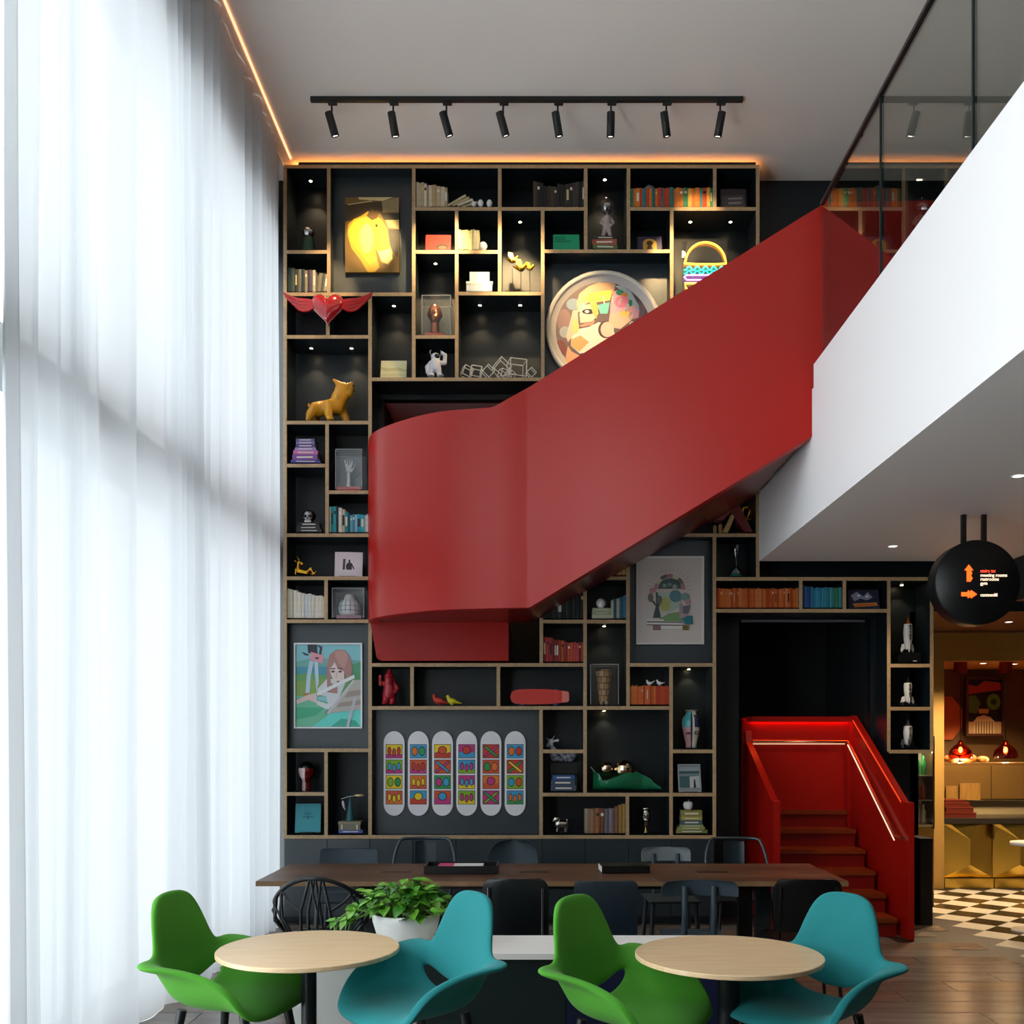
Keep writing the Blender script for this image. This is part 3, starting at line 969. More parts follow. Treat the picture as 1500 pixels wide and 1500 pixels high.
def bookmesh(w, h, d, c, band=None):
    m = MB()
    t = min(0.003, w * 0.15)
    m.box(-w / 2, -w / 2 + t, 0.001, d, 0, h)
    m.box(w / 2 - t, w / 2, 0.001, d, 0, h)
    r = w * 0.16
    sp = [(-w / 2, 0.006), (-w / 4, 0.006 - r * .7), (0, 0.006 - r), (w / 4, 0.006 - r * .7), (w / 2, 0.006), (w / 2, 0.008), (-w / 2, 0.008)]
    m.prism(sp, 'xy', 0, h, 0, sm=False)
    m.box(-w / 2 + t, w / 2 - t, 0.008, d - 0.004, 0.003, h - 0.004, 1)
    ms = [mat(c, 0.55, noise=0.18, scale=25), PAPER]
    if band:
        bc_, z0, z1 = band
        m.box(-w * 0.30, w * 0.30, 0.006 - r * 1.06, 0.006 - r * 0.6, h * z0, h * z1, 2)
        ms.append(mat(bc_, 0.5))
    return m.mesh(ms)


import colorsys


def cname(c):
    r, g, b = [int(c[i:i + 2], 16) / 255 for i in (1, 3, 5)]
    h, l, sa = colorsys.rgb_to_hls(r, g, b)
    h *= 360
    if l < 0.17:
        return 'nearly black'
    if sa < 0.12:
        return 'white' if l > .8 else 'grey' if l > .35 else 'charcoal'
    base = 'red' if h < 14 or h > 345 else 'orange' if h < 30 else 'tan' if h < 46 and sa < .62 else 'amber' if h < 46 else 'yellow' if h < 66 else 'green' if h < 165 else 'teal' if h < 195 else 'blue' if h < 255 else 'violet' if h < 310 else 'pink'
    if base in ('red', 'orange') and sa < 0.45:
        base = 'brown'
    return ('dark ' if l < 0.28 else 'pale ' if l > 0.72 else 'light ' if l > .58 else '') + base


def row(u0, u1, vb, n, prof, cols, label, group, y=0.015, depth=0.13, seed=1, lean=None, bands=0.4, names=None, lay=0.0):
    """n upright books filling u0..u1 on the board whose top is at vb; prof(t) = height in px"""
    rd = random.Random(seed)
    ws = [rd.uniform(0.7, 1.5) for _ in range(n)]
    tot = sum(ws)
    u = u0
    for k in range(n):
        wp = (u1 - u0) * ws[k] / tot
        t = (k + 0.5) / n
        hp = prof(t) + rd.uniform(-1.0, 1.0)
        c = cols[k] if len(cols) == n else cols[rd.randrange(len(cols))]
        nm = names(c) if names else label
        Y = S9 + y + rd.uniform(0, 0.012)
        wm = wp * q * 0.985
        b = None
        if rd.random() < bands:
            b = (rd.choice(['#e8e0cc', '#1c1c1e', '#d8c890', '#f0f0f0']), *((0.7, 0.82) if rd.random() < .5 else (0.3, 0.75)))
        o = obj('book', bookmesh(wm, hp * q, depth, c, b), None, (U(u + wp / 2, S9 + y), Y, V(vb, S9) + th), (0, (lean(t) if lean else 0), 0))
        if not names:
            wd = nm.split()
            cut = 2 if wd[1] in ('spined', 'paperback', 'cloth-bound', 'yellow') else 1
            nm = cname(c) + ' ' + ('book ' + nm.split(' book ', 1)[1] if ' book ' in nm else 'paperback ' + nm.split(' paperback ', 1)[1])
            if b:
                nm += ', with a ' + ('dark' if b[0] == '#1c1c1e' else 'pale') + (' title' if b[1] < .5 else ' band')
        if k in (0, n - 1):
            nm = ('leftmost ' if k == 0 else 'rightmost ') + nm
        tag(o, ' '.join(nm.split()[:16]), 'book', group)
        u += wp


def stack(u, vb, items, label, group, y=0.02, depth=0.15, seed=2):
    """books lying flat; items = (width px, thickness px, colour[, label]) from the bottom up; returns z of the top"""
    rd = random.Random(seed)
    z = V(vb, S9) + th
    for it in items:
        wpx, tp, c = it[:3]
        t = tp * q
        m = MB()
        wm = wpx * q
        m.box(-wm / 2, wm / 2, 0, depth, 0, 0.003)
        m.box(-wm / 2, wm / 2, 0, depth, t - 0.003, t)
        m.box(-wm / 2, wm / 2, 0, 0.006, 0.003, t - 0.003)
        m.box(-wm / 2 + .004, wm / 2 - .004, 0.006, depth - 0.004, 0.003, t - 0.003, 1)
        m.box(-wm * 0.32, wm * 0.32, -0.0008, 0.0, t * 0.35, t * 0.65, 2)
        o = m.build('book', [mat(c, 0.5), PAPER, mat('#d9d4c8', 0.5)], None, (U(u, S9 + y) + rd.uniform(-.004, .004), S9 + y, z), (0, 0, rd.uniform(-.04, .04)))
        tag(o, it[3] if len(it) > 3 else label, 'book', group)
        z += t + 0.0003
    return z


def stand_book(u0, u1, v0, vb, c, label, shapes=None, y=0.05, tilt=0.22, thick=0.02, cat='book', name='display_book', easel=True, turn=0.0, border=None):
    """a book or card shown face-on, leaning back on a small black easel"""
    wm, hm = (u1 - u0) * q, (vb - v0) * q
    o = thing(name, label, cat, (U((u0 + u1) / 2, S9 + y), S9 + y, V(vb, S9) + th * 0.0), turn)
    M = Matrix.Translation((0, 0, 0.006)) @ Euler((-tilt, 0, 0)).to_matrix().to_4x4()
    m = MB().box(-wm / 2, wm / 2, 0, 0.003, 0, hm).box(-wm / 2, wm / 2, thick - 0.003, thick, 0, hm).box(-wm / 2, -wm / 2 + .004, 0, thick, 0, hm)
    m.box(-wm / 2 + 0.004, wm / 2 - 0.003, 0.003, thick - 0.003, 0.003, hm - 0.003, 1)
    m.xf(M).build('cover', [mat(c, 0.45), PAPER], o)
    if border:
        e = MB()
        b = 0.006
        for a in ((-wm / 2, wm / 2, 0, b), (-wm / 2, wm / 2, hm - b, hm), (-wm / 2, -wm / 2 + b, 0, hm), (wm / 2 - b, wm / 2, 0, hm)):
            e.box(a[0], a[1], -0.004, 0.0, a[2], a[3])
        e.xf(M).build('frame', mat(border, 0.4), o)
    if shapes:
        art(o, wm, hm, shapes, M)
    if easel:
        MB().box(-wm * 0.32, wm * 0.32, -0.012, 0.004, 0, 0.010).tube([(0, 0.10, 0.003), (0, 0.03, hm * 0.5)], 0.004, 6).build('easel', BLACK, o)
    return o


# ------------------------------------------------------------------ rows of books
C_CREAM = ['#d8c8a4', '#cdb78c', '#e6dcc4', '#d4bf98', '#c9b184', '#e8e4da', '#bfa678']
row(609, 655, 303.4, 10, lambda t: 37 - 9 * t, C_CREAM, 'cream spined book standing upright on the top shelf', 'cream books on the top shelf', seed=4)
for k, (u, a, L) in enumerate(((672, 0.62, 30), (679, 0.72, 27), (686, 0.80, 24), (692, 1.12, 22), (690, 1.25, 22))):
    o = obj('book', bookmesh(0.020, L * q, 0.12, C_CREAM[k]), None, (U(u - 16 + (k > 2) * 2, S9), S9 + 0.02, V(303.4, S9) + th + (0.012 if k < 3 else 0.0)), (0, math.pi / 2 - (0.52 - 0.07 * k), 0))
    tag(o, 'cream book slumped sideways beside the upright cream row on the top shelf', 'book', 'slumped cream books')
row(671, 702, 366.4, 9, lambda t: 29, ['#efe0a0', '#f0e6b4', '#e9d894', '#f4ecc4'], 'pale yellow book in the short row beside a white ball', 'pale yellow books', seed=5, bands=0.0)
DARKB = ['#2c2a28', '#3a3530', '#23282b', '#4a443c', '#2f2622', '#1d2022', '#51402e']
row(781, 856, 303.4, 17, lambda t: 38 - 20 * t * (1 - t) - (4 if 0.15 < t < .5 else 0), DARKB, 'dark spined book on the top shelf beside the helmeted figure', 'dark books on the top shelf', seed=6)
def nm_orange(c):
    return {'#e07a2c': 'orange', '#e48a34': 'orange', '#2c8c96': 'teal', '#2f7a78': 'teal', '#c9481e': 'red orange', '#e6b04c': 'yellow', '#3a9068': 'green', '#4d7794': 'blue'}[c] + ' book in the mixed orange row on the top right shelf'
row(923, 1044, 303.4, 25, lambda t: 27.5, ['#3a9068', '#e07a2c', '#e48a34', '#c9481e', '#2c8c96', '#c9481e', '#e48a34', '#2f7a78', '#e07a2c', '#c9481e', '#4d7794', '#c9481e', '#c9481e', '#2f7a78',
    '#e07a2c', '#e48a34', '#e07a2c', '#3a9068', '#e6b04c', '#e07a2c', '#e48a34', '#2c8c96', '#c9481e', '#e6b04c', '#3a9068'], '', 'mixed orange books on the top right shelf', seed=7, names=nm_orange, bands=0.25)
row(420, 462, 428.4, 8, lambda t: 35 - 4 * t, ['#23413a', '#3c5046', '#2b3236', '#7d7866', '#1f3440', '#9a9078', '#4a3a4c', '#c6bea8'], 'old dark book behind the winged heart', 'old books behind the winged heart', seed=8)
row(464, 478, 428.4, 3, lambda t: 27 - 2 * t, ['#8a8470', '#5c5a4c', '#b4ac94'], 'old book tilting against the divider behind the winged heart', 'old books behind the winged heart', seed=9, lean=lambda t: 0.12)
TEALS = ['#bfe0dc', '#1f9aa2', '#2aa3aa', '#24333a', '#e8e4d8', '#d8c4a8', '#1d8f9c', '#15606a', '#6ec0d0', '#4a8ea8', '#a9cfe4', '#2fa9c4', '#35b4cc', '#d8e6e0', '#e4dcd8']
row(480.5, 541, 781.4, 15, lambda t: 37.5 if t < 0.3 else 36 - 12 * min(1, (t - .3) / .25) + 2 * t, TEALS, '', 'teal and white books beside the red parapet', seed=10, bands=0.5,
    names=lambda c: ('dark' if c in ('#24333a', '#15606a') else 'white' if c in ('#e8e4d8', '#d8c4a8', '#bfe0dc', '#d8e6e0', '#e4dcd8') else 'teal blue') + ' book in the teal row beside the red parapet')
row(418.5, 476, 907.4, 11, lambda t: 46 - 15 * t ** 0.6, ['#d6d2c4', '#cfc8b4', '#efe9d8', '#f2ecdc', '#e9e4d6', '#dfe6ea', '#f0eee6', '#ebe5d8', '#f3efe2', '#e8dccb', '#f1e8d4'],
    'ivory book in the descending row left of the cased dome', 'ivory books above the flute painting', seed=11, bands=0.2)
REDS = ['#a82c3c', '#c2323a', '#b81f2c', '#d0434a', '#d85a52', '#c93a30', '#c8581e', '#b23024', '#7c1c1c', '#8c2a1e', '#a83426', '#541a24', '#c03a2a', '#d04a34']
row(796, 854.5, 971.4, 15, lambda t: 36 - 8 * min(1, t * 1.5), REDS, 'red book in the row under the red stair', 'red books under the stair', seed=12, bands=0.5)
row(797, 855, 907.9, 10, lambda t: 26 + 14 * t, ['#1c2a26', '#16201e', '#22302c', '#14282a', '#2a3430'], 'dark green book half hidden by the stair underside', 'dark green books under the stair', seed=13, bands=0.3)
row(896, 918.5, 907.9, 6, lambda t: 26 + 9 * t, ['#d8d8cc', '#2a5c7c', '#b9c0a8', '#2c6a84', '#3a7ca4', '#4a84b4'], 'blue or white book standing beside the pale green stack', 'books beside the pale green stack', seed=14, bands=0.3)
row(872, 918.5, 844.4, 9, lambda t: 25, ['#c49a5c', '#b98c4c', '#cfa968'], 'tan book seen just below the stair underside', 'tan books under the stair', seed=15, bands=0.1)
ORG = ['#d2601e', '#c9501a', '#dd742c', '#b84a1c', '#e0803c', '#cf5a24', '#d88c50']
row(922.5, 981, 1034.4, 20, lambda t: 27.5, ['#d2601e', '#c9501a', '#dd742c', '#e0803c', '#d88c50', '#c8401c'], 'orange book in the row carrying two white birds', 'orange books under the white birds', seed=16, bands=0.15)
row(1049, 1170, 892.1, 42, lambda t: 28, ORG, 'orange paperback in the long orange row above the red stair opening', 'orange paperbacks above the stair opening', seed=17, bands=0.2)
row(1176, 1234, 892.1, 14, lambda t: 33 - 4 * min(1, t * 3), ['#1d4a8c', '#2458a0', '#1c3f78', '#2a7ca8', '#2f90b4', '#3499b8', '#2c88ac', '#2f8ea8', '#338fb0', '#2d7f96', '#35a0a8', '#2f7f70', '#338a6c', '#3a9a94'],
    'blue spined book in the short blue row above the stair opening', 'blue books above the stair opening', seed=18, bands=0.2)
row(856.5, 917, 1223.4, 9, lambda t: 36 + (7 * max(0, t - .6) / .4), ['#a08c74', '#9a7458', '#a86e3c', '#7a4a40', '#6c6c72', '#7c6e78', '#8a5c38', '#a8823c', '#b89a4c'],
    'old cloth-bound book in the lowest row of the bookcase', 'old books on the lowest shelf', seed=19, bands=0.25)
# ------------------------------------------------------------------ stacks
zt = stack(447, 679.4, [(43, 4, '#4a3c9c', 'indigo book lowest in the purple stack'), (37, 8, '#7c4c94', 'violet book second from the bottom of the purple stack'), (36, 6, '#c46aa8', 'pink book in the middle of the purple stack'),
      (31, 4, '#9c86c4', 'pale lilac book in the purple stack'), (28, 5, '#54407c', 'deep purple book near the top of the stack'), (27, 4, '#7a6aa4', 'dusky purple book second from the top'), (27, 4, '#5c5488', 'slate purple book on top of the stack')], '', 'purple book stack')
zskull = stack(452, 781.4, [(36, 4.5, '#22262a', 'black book lowest under the chrome skull'), (33, 4.5, '#2a2d30', 'black book in the middle under the chrome skull'), (30, 5, '#1c1f22', 'black book directly under the chrome skull')], '', 'black books under the skull')
zfig = stack(886, 365.4, [(36, 6, '#5c7444', 'green book lowest under the helmeted figure'), (36, 8, '#a85640', 'rust book in the middle under the helmeted figure'), (32, 5, '#242422', 'black book directly under the helmeted figure')], '', 'books under the helmeted figure')
zball = stack(882, 907.9, [(30, 5, '#d4d4bc', 'cream book lowest in the pale green stack'), (29, 5, '#a4b48c', 'sage book in the middle of the pale green stack'), (29, 5, '#b4c098', 'pale sage book on top of its stack under a white globe')], '', 'pale green stack')
stack(825, 1161.4, [(37, 8, '#3c4c60', 'slate blue book lowest of the three under the goat ornament'), (35, 8, '#33455c', 'dull blue book in the middle of the three under the goat ornament'), (32, 7, '#26508c', 'bright blue book on top of the three under the goat ornament')], '', 'blue stack')
zapple = stack(1013, 1223.4, [(46, 5, '#7c8448', 'olive book lowest under the white apple'), (40, 4, '#8c9854', 'pale olive book second from the bottom under the apple'), (34, 3, '#9aa868', 'light green thin book under the apple'),
      (31, 7, '#4c6470', 'grey blue book under the white apple'), (31, 5, '#b0a848', 'yellow olive book under the white apple'), (31, 9, '#8c8844', 'dark olive book directly under the white apple')], '', 'green stack under the apple')
zsail = stack(513, 1223.4, [(35, 4.5, '#4c5ca4', 'blue book lying under the brown box with the cone lamp')], '', 'blue book')
bxo = thing('storage_box', 'small taupe lidded box with straps under the teal cone ornament', 'box', (U(512, 9.03), 9.03, zsail))
MB().box(-0.10, 0.10, 0, 0.13, 0, 0.052).build('body', mat('#7d7664', 0.6), bxo, bev=0.004)
MB().box(-0.105, 0.105, -0.004, 0.134, 0.053, 0.078).build('lid', mat('#8a8068', 0.6), bxo, bev=0.004)
for x in (-0.07, 0.07):
    MB().box(x - 0.006, x + 0.006, -0.003, 0.0, 0.004, 0.05).build('clasp', mat('#d8d2c0', 0.4), bxo)
zsail += 0.079

# ------------------------------------------------------------------ display books and small prints
stand_book(623, 660, 337, 366.4, '#d8281c', 'bright red book on a stand with an oval picture', [('#3a2418', el(0.66, 0.70, 0.24, 0.17)), ('#7c5238', el(0.68, 0.74, 0.17, 0.10)), ('#4a1410', ln((0.12, .22), (.5, .2), .03)), ('#4a1410', ln((0.14, .33), (.4, .31), .03))])
stand_book(810, 849, 336.5, 365.4, '#22b07c', 'emerald green book on a stand with handwritten title', [('#0f5c44', p) for y in (.12, .25, .38) for p in (
    [ln((.10 + .1 * k, y), (.13 + .1 * k, y + .09), .02) for k in range(4 if y < .3 else 6)] + [ln((.13 + .1 * k, y + .09), (.17 + .1 * k, y + .02), .02) for k in range(4 if y < .3 else 6)])])
stand_book(557, 595, 523, 553, '#efe7b4', 'cream display book with a faint landscape cover', [('#dccf94', [(0, .35), (.3, .42), (.7, .38), (1, .5), (1, .62), (.6, .55), (.2, .6), (0, .52)]), ('#e6dca4', [(0, .75), (.5, .68), (1, .78), (1, .86), (.4, .84), (0, .88)])])
stand_book(1056, 1094, 268, 303.4, '#2e2a2c', 'dark photo book standing at the right end of the top shelf', [('#4a4644', [(.08, .35), (.9, .3), (.95, .9), (.1, .95)]), ('#8c8684', [(.3, .45), (.85, .42), (.85, .5), (.3, .53)]), ('#8c8684', [(.3, .65), (.8, .63), (.8, .74), (.3, .76)]), ('#7a5a28', [(.05, .85), (.95, .85), (.95, .97), (.05, .97)])])
stand_book(934, 970, 340, 365.4, '#39324e', 'dark violet book with a golden arch on its cover', [('#caa23a', [(.22, 1), (.22, .45)] + [(x, y) for x, y in el(.5, .45, .28, .3, 10, 180, 360)] + [(.78, 1)]), ('#4c2a14', el(.5, .45, .13, .17)), ('#4c2a14', [(.36, .95), (.42, .62), (.58, .62), (.64, .95)])])
stand_book(490, 530.5, 806, 844.4, '#e9dfe6', 'white card with a small black silhouette leaning on an easel', [('#4a4648', [(.30, .28), (.385, .28), (.37, .72), (.285, .72)]), ('#3a3638', [(.42, .72), (.40, .56), (.44, .46), (.50, .43), (.49, .36), (.52, .30), (.56, .33), (.555, .42), (.62, .46), (.66, .55), (.72, .68), (.68, .70), (.62, .58), (.62, .72)])], tilt=0.2, cat='print', name='card_print', turn=0.08)
ob = stand_book(432, 469, 1178, 1221, '#3fa0ac', 'teal hardback with embossed title leaning in the lower left cubby', None, turn=0.12, tilt=0.25)
for k, (t_, s_) in enumerate((('WILD', .028), ('THING', .032))):
    text(t_, s_, mat('#25707c', 0.5), ob, (0, -0.003 + 0.042 * (1 - k * .2), 0.17 - 0.034 * k), (math.pi / 2 - 0.25, 0, 0), 0.0008, 'lettering', 'CENTER')
stand_book(994, 1028, 1120, 1161.4, '#8f989c', 'grey photo card of a white building leaning in the lower right cubby', [('#3c6468', [(.06, .1), (.94, .1), (.94, .85), (.06, .85)]), ('#a8b4b8', [(.06, .1), (.94, .1), (.94, .25), (.06, .25)]), ('#7c9094', [(.06, .35), (.94, .33), (.94, .42), (.06, .44)]), ('#c4ccd0', [(.5, .45), (.94, .42), (.94, .85), (.5, .85)]), ('#26282c', [(.66, .85), (.69, .55), (.74, .55), (.78, .85)])], tilt=0.2, cat='print', name='photo_card', turn=0.1, border='#c2cacc')
stand_book(1243, 1289, 862, 892.1, '#1e2440', 'dark comic book cover lying against the back in the stair-side shelf', [('#8890a8', [(.1, .3), (.3, .1), (.5, .35), (.65, .12), (.8, .4), (.6, .55), (.4, .45), (.2, .6)]), ('#c88a2c', [(.15, .72), (.9, .66), (.95, .82), (.2, .9)]), ('#c4402c', [(.2, .78), (.85, .72), (.86, .78), (.22, .85)]), ('#d8dce8', el(.35, .3, .05, .06)), ('#d8dce8', el(.62, .35, .05, .06))])
mb = thing('leaning_book', 'maroon book propped open like a tent beside gold ornaments', 'book', (U(1078, 9.06), 9.06, V(781.4, S9) + th))
k6 = lambda pts: [((u - 1078) * q, (783.5 - v) * q) for u, v in pts]
MB().prism(k6([(1079, 739), (1082, 740), (1103, 782), (1092, 783), (1071, 752), (1074, 742)])[::-1], 'xz', 0.0, 0.15).build('cover', mat('#7a3030', 0.5), mb)
MB().prism(k6([(1079, 739), (1074, 745), (1046, 764), (1040, 764), (1042, 760)])[::-1], 'xz', 0.0, 0.15).build('cover', mat('#6c2828', 0.5), mb)
MB().prism(k6([(1076, 744), (1071, 752), (1060, 764), (1048, 764)])[::-1], 'xz', 0.004, 0.145).build('page_block', mat('#8a4a42', 0.6), mb)
MB().prism(k6([(1058, 783), (1072, 755), (1076, 760), (1066, 783)])[::-1], 'xz', 0.0, 0.1).build('wedge', mat('#d0b070', 0.5), mb)
for uu, vv in ((1048, 771), (1056, 769)):
    MB().lathe([(0.016, 0), (0.018, 0.01), (0.018, (783 - vv) * q - .01), (0.012, (783 - vv) * q)], 14, c=((uu - 1078) * q, 0.03, 0)).build('peg', mat('#c0a068', .5), mb)
go = thing('gold_ornament', 'gold looped ornament standing behind the maroon book', 'ornament', (U(1088, 9.24), 9.24, V(781.4, S9) + th))
MB().tube([(-.06, 0, .015), (.02, 0, .12), (-.01, 0, .2), (.01, 0, .27), (.05, 0, .285), (.075, 0, .25), (.06, 0, .2), (.03, 0, .16), (.075, 0, .17), (.095, 0, .14), (.08, 0, .07), (.03, 0, .015)], .015, 8).build('loop', GOLD, go)
# ================================================================== ORNAMENTS ON THE SHELVES
def pos(u, vb, dy=0.10):
    return (U(u, S9 + dy), S9 + dy, V(vb, S9) + th)


def put(name, label, cat, u, vb, dy=0.10, rz=0.0, z=None, group=None):
    p = pos(u, vb, dy)
    return thing(name, label, cat, (p[0], p[1], p[2] if z is None else z), rz, group)


GLASS = glass((0.93, 0.95, 0.95), 0.05)
MIRR = mat('#d4d4d0', 0.05, metal=1.0)
PORC = mat('#f2f2f0', 0.2, spec=0.6)

def mirror_ball(o, c, r, name='mirror_ball', m=MIRR, seg=18, ring=11):
    return MB().ell(c, r, seg, ring, 0, False).build(name, m, o)

# green dome with mirror ball
o = put('glass_dome', 'green glass bell with a small mirror ball on top', 'ornament', 452, 366.4, 0.08)
MB().lathe([(0.062, 0), (0.062, 0.01), (0.060, 0.05), (0.052, 0.12), (0.040, 0.15), (0.0001, 0.155)], 20).build('bell', mat('#2f4a34', 0.12, spec=0.7), o)
mirror_ball(o, (0, 0, 0.185), 0.058)

# winged heart hung on the front of the bookcase
o = thing('winged_heart', 'glossy red heart with spread wings hung across the left shelves', 'ornament', (U(480, 8.93), 8.93, V(448, 8.93)))
q2 = 8.93 / F
hp = []
for k in range(40):
    t = 2 * math.pi * k / 40
    hp.append((16 * math.sin(t) ** 3 / 17 * 25, (13 * math.cos(t) - 5 * math.cos(2 * t) - 2 * math.cos(3 * t) - math.cos(4 * t)) / 15 * 23.5))
m = MB()
rows = []
for s_, yy in ((1.0, 0.03), (1.0, 0.0), (0.92, -0.022), (0.7, -0.042), (0.4, -0.052), (0.02, -0.055)):
    rows.append([(x * q2 * s_, yy, (z * s_ - 2) * q2) for x, z in hp + hp[:1]])
m.grid(rows)
HRED = mat('#b01c24', 0.14, spec=0.7, coat=0.5)
m.build('heart', HRED, o)
MB().tube([(x * q2, 0.0, (z - 2) * q2) for x, z in hp], 0.004, 6, closed=True).build('rim', mat('#c8a8a8', 0.2, metal=0.8), o)
wing = [(20, 8), (30, 10), (44, 11), (56, 15), (66, 20), (62, 12), (52, 2), (44, -6), (36, -9), (28, -8), (20, -4)]
for sg in (-1, 1):
    m = MB().prism([(sg * x * q2, z * q2) for x, z in (wing if sg < 0 else wing[::-1])], 'xz', -0.012, 0.012)
    wg = m.build('wing', HRED, o, bev=0.004)
    for k in range(3):
        MB().tube([(sg * (26 + 3 * k) * q2, -0.014, (5 - 5 * k) * q2), (sg * (44 - 2 * k) * q2, -0.014, (6 - 4.5 * k) * q2), (sg * (58 - 5 * k) * q2, -0.014, (13 - 6.5 * k) * q2)], 0.003, 5).build('feather_ridge', HRED, wg)
for u in (-30, 30):
    MB().tube([(u * q2 * 0.4, 0.01, 8 * q2), (u * q2 * 0.4, 0.075, 8 * q2)], 0.006, 6).build('hanger', CHROME, o)

# horse picture on its panel
o = thing('horse_painting', 'gold-toned canvas of a horse head lit on the top left panel', 'painting', (U(545, 9.1), 9.10, V(399, 9.1)))
wm, hm = 79 * 9.1 / F, 110 * 9.1 / F
MB().box(-wm / 2, wm / 2, 0.0, 0.038, 0, hm).build('canvas', mat('#6a5226', 0.5), o)
art(o, wm, hm, [('#7a5f2c', [(0, 0), (1, 0), (1, 1), (0, 1)]), ('#4a3a1e', [(0, .1), (.75, .05), (.7, .2), (.3, .3), (0, .32)]), ('#e0cf94', [(.24, 0), (.9, 0), (.7, .05), (.26, .03)]), ('#d8c48a', ln((.05, .1), (.5, .05), .012)),
    ('#a08c62', [(.68, .06), (1, 0), (1, .2), (.7, .2)]), ('#2e2a1c', [(.65, .21), (1, .21), (1, .3), (.72, .3)]), ('#c4ab6e', [(.75, .31), (1, .3), (1, .43), (.8, .4)]), ('#3a3a2c', [(.8, .43), (1, .43), (.98, .8), (.85, .7)]),
    ('#c79c2e', [(.3, .25), (.42, .19), (.52, .22), (.68, .3), (.78, .42), (.82, .62), (.88, .72), (.88, .83), (.8, .9), (.68, .87), (.62, .76), (.55, .66), (.6, .84), (.64, .93), (.55, 1), (.42, 1), (.3, .85), (.12, .68), (.04, .5), (.06, .36), (.16, .29)]),
    ('#e8c030', [(.16, .3), (.36, .27), (.5, .36), (.56, .5), (.55, .66), (.58, .8), (.46, .9), (.3, .75), (.12, .6), (.06, .45)]), ('#f2dc70', el(.4, .55, .13, .2)), ('#ead88a', [(.62, .72), (.84, .68), (.88, .82), (.78, .89), (.67, .84)]),
    ('#2a2010', el(.585, .38, .022, .02)), ('#a8801c', ln((.63, .72), (.83, .68), .012)), ('#5a4218', [(.4, .25), (.5, .14), (.55, .2), (.62, .18), (.6, .28), (.5, .31)])], y=-0.001)

# eggs, globes
for k, (u, r_) in enumerate(((694, 5.5), (704, 7), (717, 7))):
    r = r_ * q * 0.62
    e = MB().ell((0, 0, r * 1.25), (r, r, r * 1.28)).build('egg', PORC, None, pos(u, 303.4, 0.03))
    tag(e, ('smallest of three white eggs, nearest the slumped books', 'middle one of three white eggs on the top shelf', 'rightmost of three white eggs on the top shelf')[k], 'egg', 'white eggs')
def globe(u, z, r, label, dy=0.05):
    o = thing('globe', label, 'ornament', (U(u, S9 + dy), S9 + dy, z))
    MB().lathe([(r * .45, 0), (r * .62, 0.004), (r * .62, 0.008), (r * .4, 0.012)], 16).build('foot', PORC, o)
    MB().ell((0, 0, r + 0.004), r, 18, 12).build('ball', PORC, o)
globe(707.5, V(366.4, S9) + th, 0.040, 'small white globe beside the pale yellow books')
globe(880, zball, 0.044, 'white globe resting on the pale green stack of books')
o = thing('apple', 'white porcelain apple on a stack of green books', 'ornament', (U(1008, 9.09), 9.09, zapple))
MB().lathe([(0.012, 0), (0.028, 0.002), (0.040, 0.018), (0.047, 0.045), (0.044, 0.066), (0.030, 0.080), (0.012, 0.076), (0.0001, 0.066)], 20).build('fruit', PORC, o)
MB().tube([(0, 0, 0.066), (0.004, 0, 0.095)], 0.003, 6).build('stem', PORC, o)

# white two-tier typewriter-like ornament
o = put('typewriter_ornament', 'small white typewriter ornament in the lit upper shelf', 'ornament', 702, 427.4, 0.03)
MB().prism([(0, 0), (0, 0.055), (0.05, 0.10), (0.16, 0.10), (0.16, 0)], 'yz', -0.118, 0.118).build('body', PORC, o, bev=0.008)
MB().box(-0.092, 0.092, 0.05, 0.066, 0.09, 0.205).build('paper_rest', PORC, o, bev=0.004)
MB().tube([(-0.125, 0.075, 0.112), (0.125, 0.075, 0.112)], 0.016, 12).build('platen', PORC, o)
for r_ in range(3):
    for k in range(8):
        MB().cbox(((k - 3.5) * 0.024, 0.008 + r_ * 0.013, 0.064 + r_ * 0.012), (0.014, 0.010, 0.010)).build('key', mat('#dcdad4', 0.4), o)

# gold bird trio on rods
for k, (u, v, s_) in enumerate(((751, 386, 1.0), (763, 398, 1.15), (776, 397, 0.8))):
    o = put('gold_bird', ('leftmost and highest gold bird perched on a thin rod', 'middle gold bird with spread wings on a thin rod', 'rightmost small gold bird perched on a thin rod')[k], 'ornament', u, 427.4, 0.09, group='gold birds on rods')
    zc = V(v, 9.09) - V(427.4, S9) - th
    MB().lathe([(0.03, 0), (0.03, 0.006), (0.004, 0.008)], 14).tube([(0, 0, 0.004), (0, 0, zc)], 0.003, 6).build('rod', mat('#2a2418', 0.3, metal=0.8), o)
    a = 0.03 * s_
    b = blob([('e', (0, 0, zc + a), (a * 1.1, a * .8, a)), ('c', (a, 0, zc + a * 1.6), (a * 1.5, 0, zc + a * 2.1), a * .5, a * .45), ('c', (-a, 0, zc + a), (-a * 2.3, 0, zc + a * 1.5), a * .45, a * .12)], 22, 0.008)
    b.build('body', GOLD, o)
    for sg in (-1, 1):
        MB().prism([(-a * .6, zc + a), (a * .5, zc + a * 1.1), (0.0, zc + a * 2.9), (-a * 1.4, zc + a * 3.2), (-a * 1.1, zc + a * 1.8)], 'xz', sg * a * .6, sg * a * .75).build('wing', GOLD, o)

